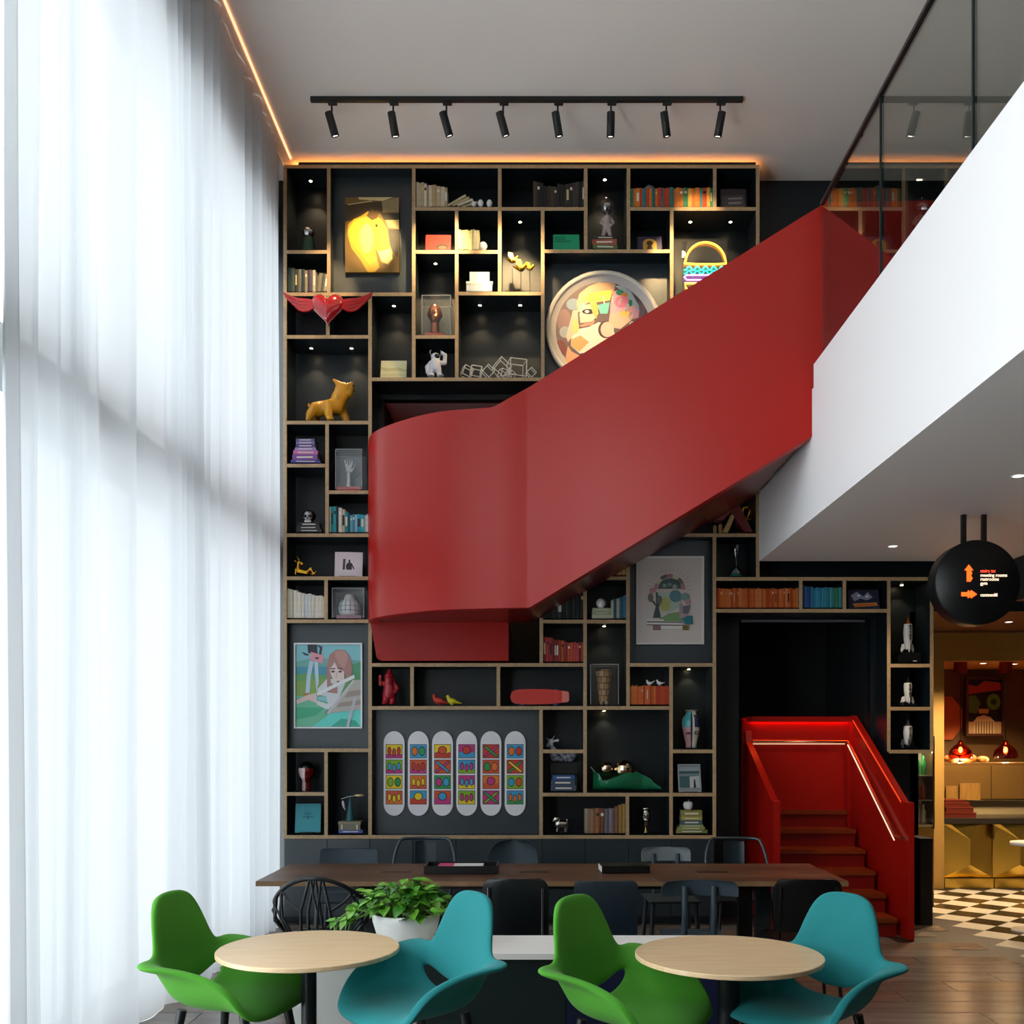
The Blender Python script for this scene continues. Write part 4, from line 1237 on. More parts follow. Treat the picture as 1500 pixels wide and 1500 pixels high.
# acrylic display cases
def case(u0, u1, v0, vb, label, basec, dy=0.02, dd=0.24, base_px=8):
    o = put('display_case', label, 'display case', (u0 + u1) / 2, vb, dy)
    wm, hm = (u1 - u0) * q, (vb - v0) * q - th
    x = wm / 2
    for nm, f in (('front_pane', [(-x, 0, 0), (x, 0, 0), (x, 0, hm), (-x, 0, hm)]), ('back_pane', [(x, dd, 0), (-x, dd, 0), (-x, dd, hm), (x, dd, hm)]), ('side_pane', [(-x, dd, 0), (-x, 0, 0), (-x, 0, hm), (-x, dd, hm)]),
                  ('side_pane', [(x, 0, 0), (x, dd, 0), (x, dd, hm), (x, 0, hm)]), ('top_pane', [(-x, 0, hm), (x, 0, hm), (x, dd, hm), (-x, dd, hm)])):
        MB().add(f, [(0, 1, 2, 3)]).build(nm, GLASS, o)
    e = MB()
    ed = mat('#cfd6d8', 0.2, spec=0.8)
    for a, b in (((-x, 0, 0), (-x, 0, hm)), ((x, 0, 0), (x, 0, hm)), ((-x, 0, hm), (x, 0, hm)), ((-x, dd, hm), (x, dd, hm)), ((-x, 0, hm), (-x, dd, hm)), ((x, 0, hm), (x, dd, hm))):
        e.tube([a, b], 0.0022, 4)
    e.build('edge', ed, o)
    return o, wm, hm
def base_book(u, vb, wpx, t, c, label, dy=0.08, depth=0.14):
    m = MB().box(-wpx * q / 2, wpx * q / 2, 0, depth, 0, 0.003).box(-wpx * q / 2, wpx * q / 2, 0, depth, t - .003, t).box(-wpx * q / 2, wpx * q / 2, 0, .006, 0, t).box(-wpx * q / 2 + .004, wpx * q / 2 - .004, .006, depth - .004, .003, t - .003, 1)
    tag(m.build('book', [mat(c, 0.5), PAPER], None, pos(u, vb, dy)), label, 'book')
    return V(vb, S9) + th + t + 0.0005
case(618, 660, 431, 491, 'tall clear case holding a copper head', '#d88')
z = base_book(637, 491, 30, 0.045, '#c86a5c', 'coral book under the copper head in the clear case')
o = put('copper_head', 'polished copper head sculpture inside the tall clear case', 'sculpture', 637, 491, 0.15, z=z)
COPPER = mat('#d88a68', 0.28, metal=0.75)
b = blob([('e', (0, 0, 0.20), (0.062, 0.075, 0.088)), ('c', (0, 0, 0.02), (0, 0.01, 0.14), 0.042, 0.038), ('e', (0, -0.045, 0.16), (0.04, 0.035, 0.05)), ('c', (0, -0.075, 0.20), (0, -0.092, 0.175), 0.007, 0.012), ('e', (0.022, -0.066, 0.21), (.014, .012, .009)), ('e', (-0.022, -0.066, 0.21), (.014, .012, .009)),
          ('e', (0, -0.075, 0.148), (.02, .012, .008)), ('e', (0, 0, 0.0), (0.05, 0.05, 0.02)), ('e', (0.062, 0, 0.19), (.01, .018, .026)), ('e', (-0.062, 0, 0.19), (.01, .018, .026))], 40, 0.012)
b.build('head', COPPER, o)

case(491.5, 530, 657, 718.4, 'clear case holding a silver hand beside the red parapet', '#d66')
z = base_book(511, 718.4, 35, 0.042, '#d0504c', 'red book under the silver hand in the clear case')
o = put('hand_sculpture', 'filigree silver hand raised inside the clear case', 'sculpture', 511, 718.4, 0.15, z=z)
pr = [('c', (0, 0, 0), (0, 0, 0.14), 0.030, 0.020), ('e', (0, 0, 0.175), (0.034, 0.014, 0.036))]
for k, (x, L, a) in enumerate(((-0.026, 0.060, -0.22), (-0.009, 0.075, -0.06), (0.009, 0.072, 0.07), (0.025, 0.058, 0.22))):
    x1, z1 = x + math.sin(a) * L * .5, 0.20 + L * .5
    pr += [('c', (x, 0, 0.195), (x1, -0.003, z1), 0.0085, 0.008), ('c', (x1, -0.003, z1), (x1 + math.sin(a) * L * .35, -0.012, z1 + L * .5), 0.008, 0.006)]
pr += [('c', (0.028, 0, 0.155), (0.052, -0.008, 0.19), 0.010, 0.009), ('c', (0.052, -0.008, 0.19), (0.060, -0.014, 0.222), 0.009, 0.007)]
blob(pr, 56, 0.005).build('hand', mat('#d2d6d8', 0.2, metal=0.9, bump=0.9, scale=90), o)

case(486.5, 533, 861, 907.4, 'square clear case holding a white ceramic dome', '#d99')
z = base_book(511, 907.4, 36, 0.035, '#c08a98', 'dusty pink book under the white ceramic dome')
o = put('ceramic_dome', 'white ribbed ceramic dome inside the square clear case', 'ornament', 512, 907.4, 0.15, z=z)
MB().lathe([(0.075, 0), (0.095, 0.02), (0.102, 0.06), (0.095, 0.11), (0.075, 0.14), (0.052, 0.155), (0.05, 0.17), (0.035, 0.20), (0.0001, 0.207)], 28).build('dome', PORC, o)
for k in range(7):
    a = math.radians(180 + 26 * k)
    MB().tube([(0.10 * math.cos(a), 0.10 * math.sin(a), 0.03), (0.104 * math.cos(a), 0.104 * math.sin(a), 0.07), (0.094 * math.cos(a), 0.094 * math.sin(a), 0.115), (0.07 * math.cos(a), 0.07 * math.sin(a), 0.146)], 0.004, 5).build('rib', mat('#8d93a0', 0.3), o)
for zz, r in ((0.045, 0.101), (0.085, 0.1005)):
    MB().tube([(r * math.cos(t * .2 + math.pi), r * math.sin(t * .2 + math.pi), zz) for t in range(17)], 0.003, 5).build('band', mat('#8d93a0', 0.3), o)

case(865, 906, 973, 1034.4, 'dark-edged clear case holding a patchwork vase', '#333')
o = put('patchwork_vase', 'tan vase with black crazed joints inside the clear case', 'vase', 884.5, 1034.4, 0.13)
prof = [(0.040, 0.02), (0.048, 0.06), (0.056, 0.12), (0.062, 0.20), (0.068, 0.27), (0.072, 0.315)]
MB().lathe([(0.0001, 0.02)] + prof + [(0.060, 0.33), (0.055, 0.31), (0.0001, 0.30)], 24).build('body', mat('#1a1512', 0.5), o)
TAN = mat('#c89c68', 0.5, noise=0.2, scale=20)
for r_ in range(5):
    z0, z1 = 0.03 + r_ * 0.058, 0.03 + (r_ + 1) * 0.058 - 0.006
    def rad(z):
        for (ra, za), (rb, zb) in zip(prof, prof[1:]):
            if za <= z <= zb:
                return ra + (rb - ra) * (z - za) / (zb - za) + 0.002
        return prof[-1][0] + 0.002
    for k in range(8):
        a0 = 2 * math.pi * (k + 0.5 * (r_ % 2)) / 8
        g = [[(rad(z) * math.cos(a0 + 0.70 * t / 4), rad(z) * math.sin(a0 + 0.70 * t / 4), z) for t in range(5)] for z in (z0, (z0 + z1) / 2, z1)]
        MB().grid(g).build('patch', TAN, o)
for x in (-0.025, 0.022):
    MB().ell((x, -0.03, 0.018), 0.018).build('foot', mat('#d8c0a0', 0.4), o)

# astronaut
o = put('astronaut_figurine', 'white ceramic astronaut figurine with one arm raised', 'figurine', 638, 552.6, 0.05)
pr = [('e', (0, 0, 0.185), (0.042, 0.040, 0.042)), ('c', (0, 0, 0.09), (0, 0, 0.135), 0.044, 0.046), ('c', (-0.026, 0, 0.09), (-0.036, 0, 0.015), 0.026, 0.022), ('c', (0.026, 0, 0.09), (0.036, 0, 0.015), 0.026, 0.022), ('e', (-0.045, -0.015, 0.012), (0.032, 0.04, 0.014)), ('e', (0.048, -0.015, 0.012), (0.032, 0.04, 0.014)),
      ('c', (-0.044, 0, 0.135), (-0.078, 0, 0.095), 0.020, 0.018), ('c', (-0.078, 0, 0.095), (-0.072, -0.01, 0.045), 0.018, 0.019), ('c', (0.044, 0, 0.135), (0.085, 0, 0.135), 0.020, 0.019), ('c', (0.085, 0, 0.135), (0.088, -0.005, 0.205), 0.019, 0.018), ('c', (0.088, -0.005, 0.205), (0.06, -0.01, 0.225), 0.016, 0.014), ('e', (0, 0.045, 0.125), (0.038, 0.025, 0.05))]
blob(pr, 48, 0.010).build('body', mat('#d6d6de', 0.35), o)
MB().ell((0.012, -0.022, 0.186), (0.027, 0.024, 0.025)).build('visor', mat('#262a30', 0.05, metal=0.6), o)
for x in (-0.04, 0.045):
    MB().tube([(x, 0, 0.20), (x * 1.3, -0.01, 0.235), (x * 1.0, -0.02, 0.245)], 0.003, 5).build('antenna', PORC, o)

# wire cubes
WIRE = mat('#f4f0e6', 0.4)
for k, (u, v0, v1, tilt, yw, lab) in enumerate(((684, 535, 553, .35, .5, 'grey wire cube tipped at the left end of the wire cubes'), (697, 535, 552, .08, .3, 'bright small wire cube second from the left'), (715, 534, 553, .75, .4, 'wire cube balanced on its corner in the middle of the heap'),
        (735, 524, 553, .7, .2, 'largest tilted wire cube at the top of the heap'), (737, 538, 553, .3, .8, 'small wire cube tangled inside the heap'), (757, 526, 552, .03, .35, 'upright big wire cube right of the heap'), (748, 540, 553, .5, 1.0, 'smallest wire cube leaning on the upright one'), (778, 538, 553, .78, .3, 'thin wire cube on its corner at the right end'))):
    s_ = (v1 - v0) * q / (abs(math.cos(tilt)) + abs(math.sin(tilt))) * 0.96
    ed = MB()
    P = [Vector((x, y, z)) * s_ / 2 for x in (-1, 1) for y in (-1, 1) for z in (-1, 1)]
    R_ = (Euler((0, tilt, 0)).to_matrix() @ Euler((0.0, 0, yw * 0.7)).to_matrix())
    P = [R_ @ p for p in P]
    mz = min(p.z for p in P)
    P = [p - Vector((0, 0, mz - 0.003)) for p in P]
    for a in range(8):
        for b_ in (1, 2, 4):
            if not a & b_:
                ed.tube([P[a], P[a | b_]], 0.0048, 4)
    tag(ed.build('wire_cube', WIRE, None, (U(u, 9.08), 9.08 + (0.03 if k in (4, 6) else 0), V(552.6, S9) + th)), lab, 'ornament', 'wire cubes')

# helmeted figure with mirror head
o = thing('helmet_figurine', 'pale figurine with a mirrored head inside a glass globe helmet', 'figurine', (U(889, 9.10), 9.10, zfig))
pr = [('c', (0, 0, 0.13), (0, 0, 0.20), 0.034, 0.036), ('c', (0.012, 0, 0.13), (0.036, -0.005, 0.006), 0.024, 0.016), ('c', (-0.012, 0, 0.13), (-0.042, -0.005, 0.006), 0.024, 0.016), ('c', (0.034, 0, 0.21), (0.062, 0, 0.16), 0.014, 0.012), ('c', (0.062, 0, 0.16), (0.035, -0.02, 0.125), 0.012, 0.012), ('c', (-0.034, 0, 0.21), (-0.056, 0, 0.165), 0.014, 0.012), ('c', (-0.056, 0, 0.165), (-0.03, -0.02, 0.135), 0.012, 0.012), ('c', (0, 0, 0.21), (0, 0, 0.25), 0.014, 0.012)]
blob(pr, 44, 0.010).build('body', mat('#b9a9a2', 0.5), o)
mirror_ball(o, (-0.004, 0, 0.30), 0.058, 'mirror_head')
MB().ell((0, 0, 0.295), 0.092, 22, 14).build('glass_helmet', glass((0.95, 0.97, 1.0), 0.03), o)

# grey lump on top of orange row
o = thing('stone_ornament', 'small grey figurine lying on top of the mixed orange books', 'ornament', (U(951, 9.09), 9.09, V(303.4, S9) + th + 28.7 * q))
blob([('e', (0, 0, 0.028), (0.032, 0.03, 0.028)), ('e', (0.025, -0.01, 0.02), (0.022, 0.02, 0.02)), ('e', (-0.03, 0, 0.018), (0.018, 0.02, 0.018)), ('e', (0, 0, 0.012), (0.06, 0.03, 0.012))], 26, 0.01).build('figure', mat('#77797c', 0.5), o)

# neon burger
o = put('neon_sign', 'glowing neon burger sign in the upper right cubby', 'neon sign', 1033, 430, 0.16)
z0 = V(430, S9) + th
def nz_(v):
    return V(v, 9.16) - z0
def nx_(u):
    return U(u, 9.16) - U(1033, 9.16)
def neon(pts, c, e, r, closed=False, nm='tube'):
    MB().tube([(nx_(u), 0, nz_(v)) for u, v in pts], r, 8, 0, closed).build(nm, mat(c, emit=e), o)
neon([(1003, 386)] + [(1033.5 + 29.5 * math.cos(math.radians(a)), 386 - 31 * math.sin(math.radians(a))) for a in range(172, 5, -8)] + [(1064, 386), (1050, 387), (1020, 387), (1003, 386)], '#ff9c2a', 5.0, 0.0095, nm='bun_tube')
neon([(1002 + k * 3, 393 + (2.2 if k % 4 < 2 else -2.2)) for k in range(20)], '#2ff0c8', 3.0, 0.007, nm='lettuce_tube')
neon([(1002 + k * 3, 399 + (2.2 if k % 4 < 2 else -2.2)) for k in range(20)], '#18c8b0', 2.2, 0.007, nm='lettuce_tube')
neon([(1006, 403), (1058, 403), (1062, 406), (1058, 410), (1006, 410), (1002, 406)], '#e07cff', 3.0, 0.007, True, 'patty_tube')
neon([(1003, 415), (1062, 415), (1060, 422), (1052, 426), (1012, 426), (1005, 422)], '#ffb040', 4.0, 0.008, True, 'bun_tube')
MB().box(nx_(1000), nx_(1066), 0.02, 0.026, nz_(427), nz_(352)).build('backing', glass((0.9, 0.9, 0.9), 0.02), o)
MB().box(nx_(1004), nx_(1062), 0.0, 0.05, 0, 0.012).build('stand', BLACK, o)

# round portrait
o = thing('round_portrait', 'large round white-rimmed portrait of a patchwork collage face', 'artwork', (U(884, 9.16), 9.16, V(482, 9.16)))
r = 85 * 9.16 / F
MB().lathe([(r * 0.93, -0.02), (r * 0.97, -0.035), (r, -0.02), (r, 0.03), (r * 0.93, 0.03)], 48, axis='y', caps=False).build('rim', mat('#efe6d8', 0.35), o)
MB().lathe([(r * 0.80, 0.022), (r * 0.94, -0.012)], 48, axis='y', caps=False).build('inner_rim', mat('#c9c2bc', 0.4), o)
C2 = lambda c, p: (c, p)
def rp(x, y):                                         # zoom crop px of the picture -> 0..1
    return ((x * 0.14 + 790 - 799) / 170, (y * 0.14 + 380 - 397) / 170)
face = [C2('#6f5a5c', el(.5, .5, .42, .42, 36)),
        C2('#8a6a68', el(.16, .42, .06, .1)), C2('#9a9ca4', el(.17, .52, .05, .05)), C2('#8496a8', el(.24, .28, .06, .05)), C2('#8e7076', el(.80, .33, .06, .07)), C2('#7c3c3c', el(.13, .66, .05, .07)),
        C2('#dfb088', [rp(*p) for p in ((400, 560), (390, 450), (420, 350), (520, 270), (620, 235), (740, 235), (800, 250), (780, 340), (700, 400), (560, 420), (450, 480))]),
        C2('#f0dc5c', [rp(*p) for p in ((470, 400), (530, 345), (640, 325), (770, 310), (740, 420), (600, 440), (500, 430))]),
        C2('#74ccc0', [rp(*p) for p in ((610, 470), (740, 440), (715, 560), (640, 560))]), C2('#8ed4c4', [rp(*p) for p in ((410, 540), (430, 450), (470, 450), (450, 540))]),
        C2('#ecc8b4', [rp(*p) for p in ((420, 560), (460, 470), (600, 450), (620, 560), (560, 640), (430, 660))]),
        C2('#eaa8b4', [rp(*p) for p in ((770, 330), (830, 310), (930, 350), (1000, 430), (1050, 520), (1040, 600), (900, 640), (740, 600), (745, 480))]),
        C2('#f2b8a0', [rp(*p) for p in ((740, 560), (900, 540), (1000, 600), (850, 720), (720, 700))]), C2('#c8d4cc', [rp(*p) for p in ((790, 270), (860, 265), (960, 330), (1040, 470), (1050, 540), (990, 480), (900, 350))]),
        C2('#2e9a72', el(*rp(845, 340), .035, .025)), C2('#2e9a72', el(*rp(955, 450), .018, .03)), C2('#e89040', el(*rp(890, 365), .03, .02)), C2('#f4c460', el(*rp(900, 560), .04, .03)), C2('#e87c9c', el(*rp(860, 440), .06, .05)),
        C2('#f3e4d4', [rp(*p) for p in ((420, 720), (520, 700), (620, 650), (760, 690), (800, 800), (640, 950), (420, 980), (330, 900), (340, 780))]),
        C2('#e8907c', [rp(*p) for p in ((410, 690), (480, 660), (590, 630), (560, 680), (450, 700))]), C2('#e8b8a4', [rp(*p) for p in ((330, 620), (350, 530), (400, 520), (410, 640), (380, 760), (300, 860), (280, 800))]),
        C2('#2a2426', el(*rp(515, 540), .055, .022)), C2('#e8e0d0', el(*rp(500, 540), .02, .012)), C2('#5c3c34', el(*rp(695, 730), .065, .075)), C2('#f0c4b0', el(*rp(712, 728), .058, .066)),
        C2('#d8b860', [rp(*p) for p in ((520, 420), (580, 400), (620, 500), (600, 620), (560, 560))]), C2('#e8a86c', [rp(*p) for p in ((340, 830), (430, 790), (520, 860), (420, 960), (330, 900))]), C2('#d8c878', el(*rp(380, 700), .03, .06)),
        C2('#d9a27c', [rp(*p) for p in ((300, 900), (340, 960), (420, 1000), (520, 1040), (700, 1120), (900, 1050), (860, 1250), (420, 1250), (260, 1100))])]
art(o, 2 * r, 2 * r, face, Matrix.Translation((0, 0.018, -r)))
for k in range(7):
    a = math.radians(-25 + 22 * k)
    MB().tube([(r * (.42 + .05 * math.cos(t)) * math.cos(a) * .9 + r * .12, 0.008, r * (.42 + .05 * math.cos(t)) * math.sin(a) + r * (.1 + .05 * math.sin(t))) for t in [j * .6 for j in range(11)]], 0.004, 5, closed=True).build('curl', mat('#d4dcd4', 0.4), o)

# yellow bulldog
o = put('bulldog_statue', 'yellow glazed bulldog statue looking up to the right', 'statue', 485, 616.4, 0.13)
P_ = lambda x, v, y=0.0: ((x - 485) * q, y, (616.4 - v) * q * 1.03)
pr = [('c', P_(466, 596), P_(492, 592), .070, .072), ('c', P_(492, 592), P_(500, 578), .072, .066), ('c', P_(498, 578), P_(502, 569), .070, .064), ('e', P_(502, 566), (.062, .062, .056)), ('c', P_(508, 566), P_(513, 564), .046, .040), ('c', P_(509, 572), P_(514, 571), .030, .028),
      ('c', P_(462, 596, -.05), P_(456, 606, -.06), .045, .034), ('c', P_(456, 606, -.06), P_(453, 613.5, -.06), .030, .024), ('c', P_(462, 596, .05), P_(460, 606, .06), .045, .034), ('c', P_(460, 606, .06), P_(459, 613.5, .06), .030, .024),
      ('c', P_(484, 592, -.06), P_(484, 606, -.075), .044, .032), ('c', P_(484, 606, -.075), P_(486, 613.5, -.08), .030, .030), ('c', P_(498, 592, .04), P_(505, 606, .05), .044, .030), ('c', P_(505, 606, .05), P_(506, 613.5, .05), .028, .030),
      ('e', P_(487, 614, -.10), (.032, .03, .017)), ('e', P_(509, 614, .03), (.032, .03, .017)), ('c', P_(496, 560, -.045), P_(491, 557, -.062), .022, .012), ('c', P_(498, 559, .045), P_(494, 556, .06), .022, .012), ('e', P_(513, 574, -.02), (.03, .03, .026)), ('e', P_(516, 559), (.014, .02, .012)), ('e', P_(452, 590), (.012, .012, .02))]
YEL = mat('#d8981c', 0.3, spec=0.6)
blob(pr, 64, 0.026).build('body', YEL, o)
for k in range(3):
    MB().tube([((496 + 4.5 * math.cos(t) + 2.2 * k - 485) * q, -0.062 * math.sin(t) - 0.012, (616.4 - 582 + 3 * k + 5 * math.cos(t) * -1) * q) for t in [0.5 + j * .25 for j in range(9)]], 0.006, 6).build('wrinkle', YEL, o)
MB().ell(P_(509, 560, -.046), (.008, .006, .008)).build('eye', BLACK, o)
MB().ell(P_(518.5, 562.5, -.01), (.012, .022, .010)).build('nose', mat('#6a4208', .3), o)
MB().tube([P_(519, 568, .03), P_(518.5, 570, -.01), P_(513, 571.5, -.034)], .006, 6).build('mouth', mat('#4a2c08', .4), o)

# chrome skull
o = thing('skull_ornament', 'small chrome skull resting on three black books', 'ornament', (U(453, 9.09), 9.09, zskull))
blob([('e', (0, 0, 0.075), (0.062, 0.07, 0.055)), ('e', (0, -0.03, 0.032), (0.04, 0.035, 0.032)), ('e', (0.03, -0.045, 0.05), (0.016, 0.016, 0.014)), ('e', (-0.03, -0.045, 0.05), (0.016, 0.016, 0.014))], 36, 0.012).build('cranium', mat('#9a9c9e', 0.22, metal=1.0, bump=0.5, scale=60), o)
for x in (-0.024, 0.024):
    MB().ell((x, -0.062, 0.062), (0.015, 0.012, 0.016)).build('eye_socket', BLACK, o)
MB().prism([(-0.008, 0.034), (0.008, 0.034), (0, 0.052)], 'xz', -0.075, -0.05).build('nose_cavity', BLACK, o)
for k in range(6):
    MB().cbox(((k - 2.5) * 0.010, -0.064, 0.012), (0.008, 0.012, 0.016)).build('tooth', mat('#c8c8c4', 0.3, metal=.6), o)

# gold reclining goat figure
o = put('gold_goat', 'gold reclining horned animal figurine in the left cubby', 'figurine', 446, 844.4, 0.06)
P_ = lambda x, v, y=0.0: ((x - 446) * q, y, (844.4 - v) * q + 0.002)
blob([('c', P_(437, 838), P_(450, 841), .026, .022), ('c', P_(450, 840), P_(454, 837), .02, .016), ('c', P_(436, 836), P_(437, 828), .018, .014), ('e', P_(438, 825.5), (.022, .02, .018)), ('c', P_(440, 826), P_(443, 827), .012, .014), ('c', P_(434, 836, -.02), P_(434, 843, -.024), .011, .008), ('c', P_(452, 838, -.01), P_(456, 834, -.015), .012, .010), ('c', P_(456, 834, -.015), P_(460, 843, -.015), .010, .007),
      ('c', P_(460, 843, -.015), P_(464, 839, -.015), .008, .006), ('c', P_(450, 841, .012), P_(461, 843, .02), .012, .007), ('c', P_(436, 824), P_(430, 822.5), .006, .004), ('c', P_(438, 822), P_(435, 816), .005, .003)], 52, 0.010).build('body', GOLD, o)

# head half white half red
o = put('head_sculpture', 'glossy head painted half white and half dark red', 'sculpture', 449, 1160.4, 0.16, rz=0.12)
def headpr():
    return [('e', (0, 0, 0.175), (0.074, 0.085, 0.09)), ('c', (0, 0.005, 0), (0, 0.005, 0.12), 0.042, 0.04), ('e', (0, -0.05, 0.13), (0.045, 0.04, 0.055)), ('c', (0, -0.083, 0.178), (0, -0.102, 0.148), 0.008, 0.013), ('e', (0, -0.088, 0.118), (.022, .012, .009)), ('e', (.027, -.075, .18), (.016, .012, .01)), ('e', (-.027, -.075, .18), (.016, .012, .01))]
hb = blob(headpr(), 44, 0.012)
for i, f in enumerate(hb.f):
    c = sum((Vector(hb.v[k]) for k in f), Vector()) / len(f)
    hb.m[i] = 2 if (c.z > 0.205 or c.y > 0.03) else (0 if c.x < -0.004 else 1)
hb.build('head', [mat('#e4c8c8', 0.3), mat('#7c1410', 0.15, spec=0.6), mat('#12151a', 0.2)], o)

# teal cone with a balanced arm
o = thing('cone_ornament', 'teal cone balancing a gold leaf on a thin arm', 'ornament', (U(513, 9.09), 9.09, zsail))
MB().lathe([(0.042, 0), (0.042, 0.004), (0.004, 0.225), (0.0001, 0.228)], 24).build('cone', mat('#1c5c64', 0.4), o)
MB().tube([(-0.085, 0, 0.205), (-0.01, 0, 0.228), (0.04, 0, 0.232)], 0.003, 6).build('arm', mat('#c8ccd0', 0.2, metal=1.0), o)
MB().ell((0.085, 0, 0.238), (0.05, 0.03, 0.014)).build('leaf', mat('#efd9a0', 0.25, metal=0.6), o)
MB().tube([(-0.07, 0, 0.19), (-0.068, 0, 0.17), (-0.058, 0, 0.13), (-0.045, 0, 0.10)], [0.004, 0.013, 0.011, 0.003], 8).build('pendant', mat('#d8cfe4', 0.3), o)

# red gnome with raised arm
o = put('gnome_figurine', 'glossy red bearded gnome figurine with one hand raised', 'figurine', 570, 1034.4, 0.06)
pr = [('c', (0, 0, 0.10), (0, 0, 0.19), 0.056, 0.048), ('c', (-0.030, 0, 0.10), (-0.034, 0, 0.02), 0.030, 0.026), ('c', (0.030, 0, 0.10), (0.034, 0, 0.02), 0.030, 0.026), ('e', (-0.036, -0.02, 0.014), (0.030, 0.042, 0.016)), ('e', (0.036, -0.02, 0.014), (0.030, 0.042, 0.016)), ('e', (0, 0, 0.245), (0.044, 0.044, 0.045)), ('c', (0, 0, 0.27), (0.004, 0, 0.325), 0.040, 0.010),
      ('e', (0, -0.036, 0.215), (0.034, 0.022, 0.040)), ('e', (0, -0.048, 0.248), (0.010, 0.012, 0.010)), ('c', (-0.046, 0, 0.20), (-0.078, -0.01, 0.19), 0.020, 0.018), ('c', (-0.078, -0.01, 0.19), (-0.080, -0.02, 0.245), 0.018, 0.015), ('e', (-0.078, -0.022, 0.262), (0.016, 0.014, 0.018)), ('c', (0.046, 0, 0.20), (0.080, 0, 0.15), 0.020, 0.018), ('c', (0.080, 0, 0.15), (0.055, -0.02, 0.115), 0.018, 0.016)]
blob(pr, 60, 0.010).build('body', mat('#a81c2c', 0.22, spec=0.6), o)

# two pigeons, two white birds
def bird(u, vb, L, m, label, dy, z=None, flip=1, group=None, up=0.0):
    o = put('bird_figurine', label, 'figurine', u, vb, dy, z=z, group=group)
    a = L
    blob([('e', (0, 0, a * .30), (a * .34, a * .22, a * .26)), ('c', (-flip * a * .25, 0, a * .42), (-flip * a * .33, 0, a * .66), a * .16, a * .13), ('e', (-flip * a * .34, 0, a * .72), (a * .13, a * .12, a * .12)), ('c', (flip * a * .2, 0, a * .26), (flip * a * .85, 0, a * (.10 + up)), a * .17, a * .04), ('c', (0, 0, a * .1), (0, 0, a * .05), a * .12, a * .12)], 34, a * .12).build('body', m, o)
    MB().tube([(-flip * a * .44, 0, a * .72), (-flip * a * .56, 0, a * .68)], [a * .04, a * .008], 6).build('beak', m, o)
bird(642, 1034.4, 0.118, mat('#d8402c', 0.4), 'coral red bird figurine left of the yellow one', 0.07)
bird(662, 1034.4, 0.108, mat('#d8cc20', 0.4), 'yellow bird figurine right of the coral red one', 0.05)
zb = V(1034.4, S9) + th + 28.7 * q
bird(951, 1034, 0.060, PORC, 'left white porcelain bird on the orange books, tail raised', 0.08, zb, 1, up=0.6)
bird(966, 1034, 0.062, PORC, 'right white porcelain bird on the orange books', 0.08, zb, 1, up=0.35)

# red cruiser board leaning in its cubby
o = put('cruiser_board', 'small red plastic cruiser skateboard standing on edge', 'skateboard', 790.5, 1034.4, 0.06)
L, Wd = 87 * q / 2, 23 * q / 2
pts = [(-L + .0, 0), (-L * .95, Wd * .6), (-L * .82, Wd * .88), (-L * .4, Wd), (L * .3, Wd * .98), (L * .75, Wd * .78), (L * .95, Wd * .70), (L, Wd * .5), (L, -Wd * .5), (L * .95, -Wd * .70), (L * .75, -Wd * .78), (L * .3, -Wd * .98), (-L * .4, -Wd), (-L * .82, -Wd * .88), (-L * .95, -Wd * .6)]
M = Matrix.Translation((0, 0, Wd + 0.001)) @ Euler((-0.10, 0, 0)).to_matrix().to_4x4()
MB().prism(pts, 'xz', 0, 0.012).xf(M).build('deck', mat('#d83830', 0.4), o, bev=0.003)
MB().prism([(L * .76, Wd * .74), (L * .94, Wd * .67), (L * .985, Wd * .48), (L * .985, -Wd * .48), (L * .94, -Wd * .67), (L * .76, -Wd * .74)], 'xz', -0.003, 0.0).xf(M).build('kick_tail', mat('#e88078', 0.4), o)
for x in (-L * .75, -L * .52, L * .42, L * .68):
    for z in (-.3, .3):
        MB().ell((x, -0.001, z * Wd), (0.004, 0.003, 0.004), 8, 5).xf(M).build('bolt', mat('#6c1c18', 0.4), o)
for x in (-L * .62, L * .55):
    for z in (-.85, .85):
        MB().lathe([(0.026, -0.014), (0.030, 0), (0.026, 0.014)], 14, c=(x, 0.052, z * Wd), axis='z').xf(M).build('wheel', mat('#5a6c98', 0.4), o)
    MB().tube([(x, 0.05, -Wd * .85), (x, 0.05, Wd * .85)], 0.007, 6).xf(M).build('axle', CHROME, o)
    MB().cbox((x, 0.03, 0), (0.04, 0.04, 0.03)).xf(M).build('truck', mat('#3a3c44', 0.4), o)

